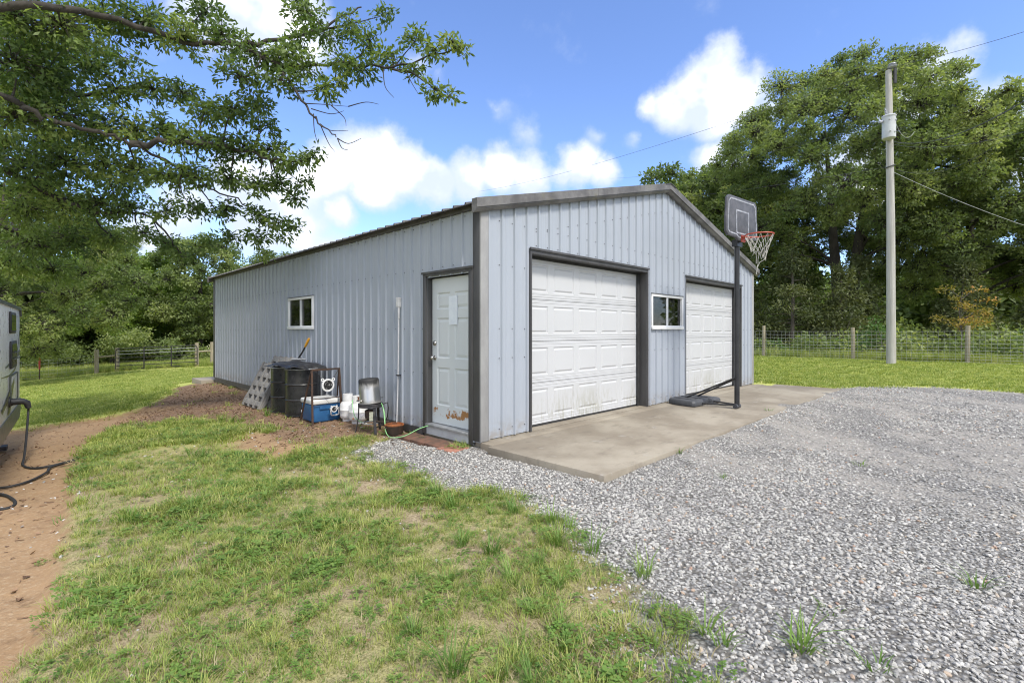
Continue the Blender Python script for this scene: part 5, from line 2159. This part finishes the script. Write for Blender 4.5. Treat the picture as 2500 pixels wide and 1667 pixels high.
# ---- woods at the right
R1 = make_tree('oak_tree', 'tallest broad oak with twin trunks left of the utility pole', G(20.3, 29.5), 41, 17.6, 7.4, .42, 190, 44, 9, .17, .088, 'wood_leaf', crown_base=.25, rmin=.6, rmax=1.25, fork=True, low=-.85, flat=.8)
R2 = make_tree('oak_tree', 'spreading oak right of the utility pole with a limb arching outwards', G(26.5, 28.0), 43, 14.2, 6.6, .36, 140, 44, 9, .17, .088, 'wood_leaf', crown_base=.16, rmin=.6, rmax=1.2, lean=(1.5, -.5), low=-.95, flat=.8)
copy_tree(t_ol, G(17.4, 37.0), .5, 1.22, 'oak behind the basketball backboard at the edge of the woods')
copy_tree(t_ol, G(14.6, 42.0), 3.1, 1.38, 'tree whose top pokes above the garage ridge')
copy_tree(R2, G(33.5, 30.0), 2.2, 1.08, 'oak at the far right edge behind the cables')


def cedar(loc, seed, H, label):
    r_ = np.random.default_rng(seed)
    root = thing('cedar_tree', label, 'tree', loc, r_.uniform(0, 6), 'dark cedars at the edge of the woods')
    br = MB()
    br.tube([Vector((0, 0, -.2)), Vector((.05, 0, H * .5)), Vector((0, .05, H))], [.11, .08, .02], 8)
    cl = []
    for k in range(int(H * 12)):
        t_ = r_.uniform(.03, 1) ** .9
        rad = (1 - t_) ** .7 * H * .30 + .15
        a = r_.uniform(0, 6.28)
        rr = rad * r_.uniform(.5, 1)
        cl.append((rr * math.cos(a), rr * math.sin(a), t_ * H - .1 * rr, .38 + .3 * (1 - t_)))
        br.tube([(0, 0, t_ * H * .96), (rr * math.cos(a), rr * math.sin(a), t_ * H - .1 * rr)], [.025, .008], 4, cap=False)
    foliage('crown', cl, 15, 9, .20, .075, MATS['cedar_leaf'], r_, root, flat=.55, spread=.8, droop=.1)
    br.build('trunk', MATS['bark_pale'], root, fix=False)
    return root


c1 = cedar(G(15.2, 26.4), 51, 5.6, 'dark cedar right beside the garage wall behind the fence')
c2 = cedar(G(17.3, 25.6), 52, 4.6, 'dark cedar between the second fence post and the tall oak trunks')
copy_tree(c1, G(13.1, 28.4), 2.0, 1.12, 'dark cedar peeking out behind the basketball pole')
copy_tree(c2, G(22.6, 24.4), 4.0, 1.0, 'dark cedar between the utility pole and the yellow sapling')
copy_tree(c1, G(25.2, 22.6), 1.0, .92, 'dark cedar behind the right-most fence wire')
copy_tree(c2, G(19.4, 27.2), 3.0, 1.15, 'dark cedar directly behind the utility pole foot')
copy_tree(c1, G(28.4, 24.5), 5.0, 1.0, 'dark cedar at the right edge of the frame under the oaks')

# ---- yellow-orange sapling behind the fence
rs_ = np.random.default_rng(61)
sp_loc = Vector(G(19.2, 20.8))
sap = thing('sapling', 'young tree with yellow-orange leaf layers behind the third fence post', 'tree', sp_loc, 0)
br = MB()
br.tube([Vector((0, 0, -.1)), Vector((.05, 0, 1.2)), Vector((-.05, .05, 2.2)), Vector((.1, 0, 2.9))], [.035, .028, .02, .008], 7)
scl = []
for k in range(20):
    zz = rs_.uniform(1.3, 3.0)
    a = rs_.uniform(0, 6.28)
    rr = rs_.uniform(.25, 1.35) * (1.15 - .22 * zz)
    e = (rr * math.cos(a), rr * math.sin(a), zz + .05)
    scl.append((*e, rs_.uniform(.25, .42)))
    br.tube([(0, 0, zz - .35), (e[0] * .6, e[1] * .6, zz - .02), e], [.014, .009, .005], 5, cap=False)
foliage('crown', scl, 16, 8, .12, .06, MATS['sapling_leaf'], rs_, sap, flat=.3, spread=.7, droop=.2, upb=1.2)
br.build('trunk', MATS['bark_pale'], sap, fix=False)


# ---- shrubs along the fence
def shrub(loc, seed, sz, label, mat='shrub_leaf'):
    r_ = np.random.default_rng(seed)
    root = thing('shrub', label, 'shrub', loc, 0, 'shrubs behind the field fence')
    br = MB()
    cl = []
    for k in range(11):
        e = (r_.normal() * .45 * sz, r_.normal() * .45 * sz, abs(r_.normal()) * .45 * sz + .25 * sz)
        cl.append((*e, r_.uniform(.22, .4) * sz))
        br.tube([(0, 0, -.1), (e[0] * .5, e[1] * .5, e[2] * .6), e], [.014, .01, .006], 4, cap=False)
    foliage('crown', cl, 20, 8, .13, .07, MATS[mat], r_, root, flat=.8, spread=.7)
    br.build('stems', MATS['bark_pale'], root, fix=False)
    return root


SHR = [((13.2, 25.0), .9, 'low shrub behind the wire next to the garage corner', 'shrub_leaf'), ((14.6, 24.0), .8, 'low green shrub just left of the second fence post', 'wood_leaf'),
       ((15.9, 23.2), 1.0, 'leafy shrub just right of the second fence post', 'shrub_leaf'), ((17.2, 22.4), 1.5, 'tall pale green shrub left of the utility pole foot', 'shrub_leaf'),
       ((18.2, 20.9), .9, 'low shrub behind the wire right of the utility pole foot', 'wood_leaf'), ((20.2, 19.3), 1.0, 'shrub behind the wire right of the third fence post', 'shrub_leaf'),
       ((21.4, 18.3), 1.0, 'shrub behind the wire at the right edge', 'wood_leaf'), ((16.4, 24.2), 1.5, 'dark shrub behind others between post and pole', 'cedar_leaf'), ((21.3, 20.8), 1.5, 'dark shrub behind the yellow sapling', 'cedar_leaf'), ((12.0, 26.5), 1.4, 'dark shrub half hidden by the garage edge', 'cedar_leaf')]
for i, ((x_, y_), sz, lab, mt) in enumerate(SHR):
    shrub(G(x_, y_), 70 + i, sz, lab, mt)

# ---- unbroken wood behind everything, and brush under the right-hand trees
rw = np.random.default_rng(81)
cl = []
for k in range(330):
    a = R(rw.uniform(-62, 64))
    dist_ = rw.uniform(56, 78)
    x_, y_ = math.sin(a) * dist_, math.cos(a) * dist_
    hh = (7.0 if a < R(18) else 6.5) * rw.uniform(.05, 1) ** .8
    if R(-20) < a < R(16):
        hh *= .75
    cl.append((x_, y_, gz_base(x_, y_)[0] + hh, rw.uniform(1.6, 2.6)))
o = foliage('far_woods', cl, 11, 7, .75, .48, MATS['far_leaf'], rw, None, flat=.8, spread=.8)
tag(o, 'continuous far tree line closing the view beyond the fences', 'woods', kind='stuff')
cl = []
for k in range(170):
    t_ = rw.uniform(-16, 20)
    dd = rw.uniform(1.2, 11) ** 1.0
    p = Vector((12.0, 23.2, 0)) + Vector((.716, -.698, 0)) * t_ + Vector((.698, .716, 0)) * dd
    if p.y < 8:
        continue
    cl.append((p.x, p.y, gz_base(p.x, p.y)[0] + rw.uniform(.1, .5) + dd * .16 * rw.uniform(0, 1), rw.uniform(.4, .8)))
for k in range(120):
    x_ = rw.uniform(-52, -24)
    y_ = rw.uniform(36, 50) + (x_ + 36) * -.1
    cl.append((x_, y_, gz_base(x_, y_)[0] + rw.uniform(.2, 2.2), rw.uniform(.7, 1.2)))
o = foliage('undergrowth', cl, 20, 8, .22, .11, MATS['wood_leaf'], rw, None, flat=.8, spread=.8)
tag(o, 'tangled low brush under the trees behind the fences', 'undergrowth', kind='stuff')


# ------------------------------------------------------------------ scattered ground cover (grass, gravel, litter)
def proto_collection(name, objs):
    c_ = bpy.data.collections.new(name)
    for me_ in objs:
        c_.objects.link(bpy.data.objects.new(name, me_))
    return c_


def blades(nb_, hmin, hmax, spread_, wd, r_, bend=.5, mat=None, flatk=0.0):
    V, Fc, T = [], [], []
    for i in range(nb_):
        a = r_.uniform(0, 6.28)
        rr = spread_ * r_.uniform(0, 1) ** .6
        bx, by = rr * math.cos(a), rr * math.sin(a)
        a2 = a + r_.normal() * .7
        h = r_.uniform(hmin, hmax)
        bd = bend * r_.uniform(.3, 1.3) * h
        dx, dy = math.cos(a2), math.sin(a2)
        sx, sy = -dy * wd * .5, dx * wd * .5
        b0 = len(V)
        m_ = (bx + dx * bd * .35, by + dy * bd * .35, h * (.6 - flatk * .3))
        t_ = (bx + dx * bd, by + dy * bd, h * (1 - flatk * .6))
        V += [(bx - sx, by - sy, -.005), (bx + sx, by + sy, -.005), (m_[0] + sx * .8, m_[1] + sy * .8, m_[2]), (m_[0] - sx * .8, m_[1] - sy * .8, m_[2]), (t_[0] + sx * .12, t_[1] + sy * .12, t_[2]), (t_[0] - sx * .12, t_[1] - sy * .12, t_[2])]
        Fc += [(b0, b0 + 1, b0 + 2, b0 + 3), (b0 + 3, b0 + 2, b0 + 4, b0 + 5)]
        T += [r_.uniform(0, 1)] * 6
    return np_mesh('tuft', np.array(V), np.array(Fc), mat, {'tint': np.array(T)})


def clover(r_, mat):
    V, Fc, T = [], [], []
    for i in range(16):
        a = r_.uniform(0, 6.28)
        rr = .07 * r_.uniform(0, 1) ** .5
        c_ = Vector((rr * math.cos(a), rr * math.sin(a), r_.uniform(.02, .05)))
        for k in range(3):
            q = r_.uniform(0, .4) + k * 2.094
            b0 = len(V)
            d_ = Vector((math.cos(q), math.sin(q), r_.uniform(-.1, .25))) * .019
            s_ = Vector((-math.sin(q), math.cos(q), 0)) * .008
            V += [tuple(c_), tuple(c_ + d_ * .6 + s_), tuple(c_ + d_), tuple(c_ + d_ * .6 - s_)]
            Fc += [(b0, b0 + 1, b0 + 2, b0 + 3)]
            T += [r_.uniform(0, 1)] * 4
    return np_mesh('tuft', np.array(V), np.array(Fc), mat, {'tint': np.array(T)})


rg = np.random.default_rng(91)
near_c = proto_collection('lawn_tufts', [blades(20, .025, .06, .05, .0040, rg, 1.2, MATS['grass_blade']) for _ in range(6)] + [blades(14, .02, .05, .05, .004, rg, 1.3, MATS['grass_weed']) for _ in range(2)] + [clover(rg, MATS['grass_weed'])] + [blades(14, .02, .05, .07, .0032, rg, 1.8, MATS['straw'], .6) for _ in range(3)])
clump_c = proto_collection('clump_tufts', [blades(42, .07, .16, .05, .0062, rg, 1.0, MATS['grass_weed']) for _ in range(4)])
far_c = proto_collection('far_tufts', [blades(14, .03, .06, .11, .011, rg, .8, MATS['grass_blade']) for _ in range(5)])
tall_c = proto_collection('tall_tufts', [blades(24, .25, .6, .16, .016, rg, .5, MATS['grass_blade']) for _ in range(4)])


def litter_mesh(r_):
    n_ = r_.integers(5, 8)
    a = np.linspace(0, 6.28, n_, endpoint=False)
    V = [(math.cos(q) * .030 * r_.uniform(.7, 1.2), math.sin(q) * .016 * r_.uniform(.7, 1.3), r_.uniform(.0, .018)) for q in a]
    me_ = bpy.data.meshes.new('leaf')
    me_.from_pydata(V + [(0, 0, .004)], [], [(i, (i + 1) % n_, n_) for i in range(n_)])
    me_.materials.append(MATS['litter'])
    return me_


def chip_mesh(r_):
    me_ = bpy.data.meshes.new('chip')
    m_ = MB().bar((-.05 * r_.uniform(.5, 1.3), 0, .006), (.05 * r_.uniform(.5, 1.3), r_.normal() * .01, .008), .008 * r_.uniform(.6, 1.5), .006)
    me_.from_pydata(m_.v, [], m_.f)
    me_.materials.append(MATS['litter'])
    return me_


litter_c = proto_collection('litter_leaves', [litter_mesh(rg) for _ in range(7)] + [chip_mesh(rg) for _ in range(3)])


def stone_mesh(r_):
    bm = bmesh.new()
    bmesh.ops.create_icosphere(bm, subdivisions=1, radius=1)
    sc = np.array([1, r_.uniform(.55, .95), r_.uniform(.30, .55)])
    for k in range(5):                      # cut flat facets
        nrm = Vector(r_.normal(size=3)).normalized()
        dist_ = r_.uniform(.55, .85)
        for v in bm.verts:
            e = v.co.dot(nrm) - dist_
            if e > 0:
                v.co -= nrm * e
    for v in bm.verts:
        v.co = Vector(np.array(v.co) * sc * r_.uniform(.93, 1.07))
    me_ = bpy.data.meshes.new('stone')
    bm.to_mesh(me_)
    bm.free()
    me_.materials.append(MATS['stone'])
    return me_


stone_c = proto_collection('stones', [stone_mesh(rg) for _ in range(10)])


def scatter(name, coll, n_proto, pts, scale, rot, r_):
    """stuff object: one vertex per piece, pieces placed by geometry nodes"""
    me_ = bpy.data.meshes.new(name)
    k = len(pts)
    me_.vertices.add(k)
    me_.vertices.foreach_set('co', np.asarray(pts, np.float32).ravel())
    for an, ty, arr, f_ in (('psize', 'FLOAT', scale, 'value'), ('prot', 'FLOAT_VECTOR', rot, 'vector'), ('pidx', 'INT', r_.integers(0, n_proto, k), 'value')):
        a_ = me_.attributes.new(an, ty, 'POINT')
        a_.data.foreach_set(f_, np.asarray(arr, np.int32 if ty == 'INT' else np.float32).ravel())
    o_ = link_obj(name, me_)
    ng = bpy.data.node_groups.new(name, 'GeometryNodeTree')
    ng.interface.new_socket('Geometry', in_out='INPUT', socket_type='NodeSocketGeometry')
    ng.interface.new_socket('Geometry', in_out='OUTPUT', socket_type='NodeSocketGeometry')
    gi, go = ng.nodes.new('NodeGroupInput'), ng.nodes.new('NodeGroupOutput')
    ip = ng.nodes.new('GeometryNodeInstanceOnPoints')
    ci = ng.nodes.new('GeometryNodeCollectionInfo')
    ci.inputs[0].default_value = coll
    ci.inputs['Separate Children'].default_value = True
    ci.inputs['Reset Children'].default_value = True
    ip.inputs['Pick Instance'].default_value = True

    def named(an, ty):
        q_ = ng.nodes.new('GeometryNodeInputNamedAttribute')
        q_.data_type = ty
        q_.inputs[0].default_value = an
        return q_.outputs[0]
    ng.links.new(gi.outputs[0], ip.inputs['Points'])
    ng.links.new(ci.outputs[0], ip.inputs['Instance'])
    ng.links.new(named('pidx', 'INT'), ip.inputs['Instance Index'])
    ng.links.new(named('prot', 'FLOAT_VECTOR'), ip.inputs['Rotation'])
    ng.links.new(named('psize', 'FLOAT'), ip.inputs['Scale'])
    ng.links.new(ip.outputs[0], go.inputs[0])
    md_ = o_.modifiers.new('scatter', 'NODES')
    md_.node_group = ng
    return o_


def sample(dens_fn, x0, x1, y0, y1, dmax, r_):
    k = int((x1 - x0) * (y1 - y0) * dmax)
    px_, py_ = r_.uniform(x0, x1, k), r_.uniform(y0, y1, k)
    vis = (np.abs(px_) < py_ * 1.10 + .9) & (py_ > 1.2)          # only ground the photo's surroundings show
    t_ = (px_ - CORNER.x) * DR.x + (py_ - CORNER.y) * DR.y
    s_ = (px_ - CORNER.x) * DL.x + (py_ - CORNER.y) * DL.y
    vis &= ~((t_ > -.05) & (t_ < WID + .05) & (s_ > -.02) & (s_ < LEN + .06))
    vis &= ~((t_ > -.12) & (t_ < 10.03) & (s_ > -1.95) & (s_ < .05))
    vis &= ~((t_ > -.8) & (t_ < 9.5) & (s_ > 12.3) & (s_ < 14.25))
    px_, py_ = px_[vis], py_[vis]
    keep = r_.uniform(0, dmax, len(px_)) < dens_fn(px_, py_)
    return px_[keep], py_[keep]


def hnoise(x_, y_, s_, seed):
    return vnoise(x_, y_, s_, seed)


def jz(x_, y_):
    return gz(x_, y_) + .010 * vnoise(x_, y_, 3.5, 3) + .005 * vnoise(x_, y_, 9, 4)


def zones(x_, y_):
    wv_ = .16 * hnoise(x_, y_, 4.0, 12) + .10 * hnoise(x_, y_, 11, 13)
    return sdf(GRAVEL, x_, y_) + wv_, sdf(DIRT, x_, y_) + wv_ * .35, sdf(MULCH, x_, y_) + wv_, sdf(BARE, x_, y_) + wv_


def lawn_cover(x_, y_):
    g_, d_, m_, b_ = zones(x_, y_)
    patch_ = hnoise(x_, y_, 2.2, 14) + .7 * hnoise(x_, y_, 6, 15)
    c_ = np.clip(.86 + .50 * patch_, .16, 1)
    c_ *= np.clip(.25 - g_ / .30, 0.0, 1) * np.clip(.4 - d_ / .2, 0, 1) * np.clip(.40 - m_ / .55, .06, 1) * np.clip(.5 - b_ / .3, .06, 1)
    return c_


rscat = np.random.default_rng(101)
# near lawn
x_, y_ = sample(lambda a, c_: 950 * lawn_cover(a, c_) * np.clip(1.25 - np.hypot(a, c_) / 9.5, .18, 1), -9, 3.5, 1.2, 9.5, 950, rscat)
k = len(x_)
sz = np.clip(.85 + .35 * hnoise(x_, y_, 2.6, 16), .5, 1.6) * rscat.uniform(.7, 1.25, k) * np.clip(.8 + np.hypot(x_, y_) / 14, .9, 1.5)
o = scatter('lawn_grass', near_c, 12, np.stack([x_, y_, jz(x_, y_)], 1), sz, np.stack([rscat.normal(0, .12, k), rscat.normal(0, .12, k), rscat.uniform(0, 6.28, k)], 1), rscat)
tag(o, 'patchy short lawn grass in the foreground left of the gravel', 'grass', kind='stuff')
# taller darker clumps
x_, y_ = sample(lambda a, c_: 4.5 * lawn_cover(a, c_) * (hnoise(a, c_, 1.8, 18) > .1), -8, 3.5, 1.4, 9, 4.5, rscat)
ex = [gpx(*p) for p in ((1040, 1165), (1130, 1180), (1180, 1175), (1310, 1215), (1365, 1270), (1270, 1200), (1480, 1325), (1240, 1300), (1180, 1340), (1280, 1350), (1130, 1265), (1060, 1250), (940, 1110), (1220, 1420), (1290, 1440))]
x_ = np.concatenate([x_, [p.x for p in ex]])
y_ = np.concatenate([y_, [p.y for p in ex]])
k = len(x_)
o = scatter('grass_clumps', clump_c, 4, np.stack([x_, y_, jz(x_, y_)], 1), rscat.uniform(.55, 1.1, k), np.stack([np.zeros(k), np.zeros(k), rscat.uniform(0, 6.28, k)], 1), rscat)
tag(o, 'darker taller grass clumps along the gravel edge', 'grass', kind='stuff')
# mown lawns farther out
def far_d(a, c_):
    g_, d_, m_, b_ = zones(a, c_)
    r_ = np.hypot(a, c_)
    return 150 * np.clip(.5 - g_ / .4, 0, 1) * np.clip(.4 - d_ / .3, 0, 1) * np.clip(.3 - m_ / .6, .02, 1) * (r_ > 8.2) * np.clip(1.3 - r_ / 34, .25, 1)


xs_, ys_ = [], []
for bx in ((-30, -4, 7, 34), (4, 22, 8, 25)):
    a, c_ = sample(far_d, *bx, 150, rscat)
    ft = (a - 12.0) * .698 + (c_ - 23.2) * .716
    kk = (ft < .3) & ~((c_ > 28.5 + (a + 24) * .2) & (a < -15))
    xs_.append(a[kk])
    ys_.append(c_[kk])
x_, y_ = np.concatenate(xs_), np.concatenate(ys_)
k = len(x_)
o = scatter('mown_lawn', far_c, 5, np.stack([x_, y_, jz(x_, y_)], 1), rscat.uniform(.7, 1.3, k), np.stack([rscat.normal(0, .1, k), rscat.normal(0, .1, k), rscat.uniform(0, 6.28, k)], 1), rscat)
tag(o, 'mown lawn stretching to the fences and the farm gate', 'grass', kind='stuff')
# taller grass under fences and in the meadow
xs_, ys_ = [], []
for i in range(1500):
    t_ = rscat.uniform(-12, 9)
    p = Vector((12.0, 23.2, 0)) + Vector((.716, -.698, 0)) * t_ + Vector((.698, .716, 0)) * abs(rscat.normal() * 1.1 - .0)
    xs_.append(p.x)
    ys_.append(p.y)
for i in range(5000):
    a = rscat.uniform(-42, -16)
    c_ = 29.8 + (a + 22) * .23 + (abs(rscat.normal()) * 6)
    xs_.append(a)
    ys_.append(c_)
x_, y_ = np.array(xs_), np.array(ys_)
k = len(x_)
o = scatter('tall_grass', tall_c, 4, np.stack([x_, y_, gz(x_, y_)], 1), rscat.uniform(.35, .8, k), np.stack([np.zeros(k), np.zeros(k), rscat.uniform(0, 6.28, k)], 1), rscat)
tag(o, 'longer unmown grass along the fence lines and beyond the gate', 'grass', kind='stuff')
# gravel
def grav_d(a, c_):
    g_, d_, m_, b_ = zones(a, c_)
    r_ = np.hypot(a, c_)
    cov = np.clip((g_ + .22) / .34, 0, 1)
    fine_ = np.clip(.80 + .35 * hnoise(a, c_, .9, 22), .3, 1)
    pk = np.clip(((a - 1.6) * .5 + (c_ - 4.2) * .7) / 1.2, 0, 1) * np.clip(.75 + .6 * hnoise(a * .6 + c_ * .3, c_ * 1.4 - a * .9, 1.6, 27), 0, 1)
    fine_ = fine_ * (1 - .70 * pk)
    return 2900 * cov * fine_ * np.where(r_ < 4.2, 1, np.where(r_ < 7, .55, np.where(r_ < 10, .30, .13)))


xs_, ys_ = [], []
for bx in ((-1.5, 7.5, 1.2, 4.6, ), (-4, 9.5, 4.6, 8.0), (-4, 15, 8.0, 15)):
    a, c_ = sample(grav_d, *bx, 2900 if bx[3] < 5 else (1650 if bx[3] < 9 else 700), rscat)
    xs_.append(a)
    ys_.append(c_)
# stray stones in the turf
a, c_ = sample(lambda p, q: 14 * np.ones_like(p), -6, 3, 1.3, 8, 14, rscat)
xs_.append(a)
ys_.append(c_)
x_, y_ = np.concatenate(xs_), np.concatenate(ys_)
k = len(x_)
r_ = np.hypot(x_, y_)
ssz = .0072 + .0130 * rscat.uniform(0, 1, k) ** 1.7 + np.clip(r_ - 4, 0, 8) * .0011
o = scatter('gravel', stone_c, 10, np.stack([x_, y_, jz(x_, y_) + ssz * rscat.uniform(.05, .45, k)], 1), ssz, np.stack([rscat.normal(0, .35, k), rscat.normal(0, .35, k), rscat.uniform(0, 6.28, k)], 1), rscat)
tag(o, 'loose grey crushed stone of the driveway', 'gravel', kind='stuff')
# leaf litter under the wall and over the dirt
def lit_d(a, c_):
    g_, d_, m_, b_ = zones(a, c_)
    return 230 * np.clip(m_ / .5 + .25, 0, 1) + 26 * np.clip(d_ / .3 + .3, 0, 1) + 40 * np.clip(b_ / .3, 0, 1) + 3 * (g_ < -.1)


x_, y_ = sample(lit_d, -11, 3, 1.4, 15.5, 240, rscat)
k = len(x_)
o = scatter('leaf_litter', litter_c, 10, np.stack([x_, y_, jz(x_, y_) + .004], 1), rscat.uniform(.35, 1.0, k), np.stack([rscat.normal(0, .3, k), rscat.normal(0, .4, k), rscat.uniform(0, 6.28, k)], 1), rscat)
tag(o, 'brown fallen leaves and wood chips along the side wall', 'leaf litter', kind='stuff')

# weeds growing in the gravel: each its own plant
rwd = np.random.default_rng(111)
WEEDS = [((1840, 1490), 1.15, 'largest weed tuft growing in the gravel at the bottom of the frame'), ((1620, 1450), .8, 'weed tuft at the gravel edge near the bottom, left of the largest weed'), ((1660, 1480), .7, 'weed tuft between the lawn edge and the largest gravel weed'),
         ((2010, 1535), .6, 'small weed tuft at the bottom edge right of the largest weed'), ((2240, 1345), .7, 'dark green weed patch in the gravel near the right edge'), ((1765, 945), .55, 'green tuft growing at the apron edge near the basketball pole'),
         ((1975, 1070), .5, 'lone weed standing in the middle of the gravel drive'), ((1665, 1100), .45, 'small tuft on the gravel below the apron edge'), ((1195, 1045), .5, 'tiny weed beside the apron corner near the wall'), ((1560, 1040), .5, 'tuft at the apron edge halfway along the front'), ((1905, 1405), .4, 'small weed in the gravel above the largest one')]
for (px_, py_), s_, lab in WEEDS:
    p = gpx(px_, py_)
    me_ = blades(int(22 * s_ + 8), .03 * s_ + .015, .13 * s_, .05, .006 * s_ + .003, rwd, 1.5, MATS['grass_weed'])
    o = link_obj('weed', me_)
    o.location = (p.x, p.y, gzs(p.x, p.y))
    tag(o, lab, 'weed', 'weeds in the gravel')

w.cycles.sampling_method = 'NONE'
scene.cycles.filter_width = 1.1
scene.cycles.max_bounces = 6
scene.cycles.diffuse_bounces = 3
scene.cycles.glossy_bounces = 3
scene.cycles.transmission_bounces = 3
scene.cycles.transparent_max_bounces = 6
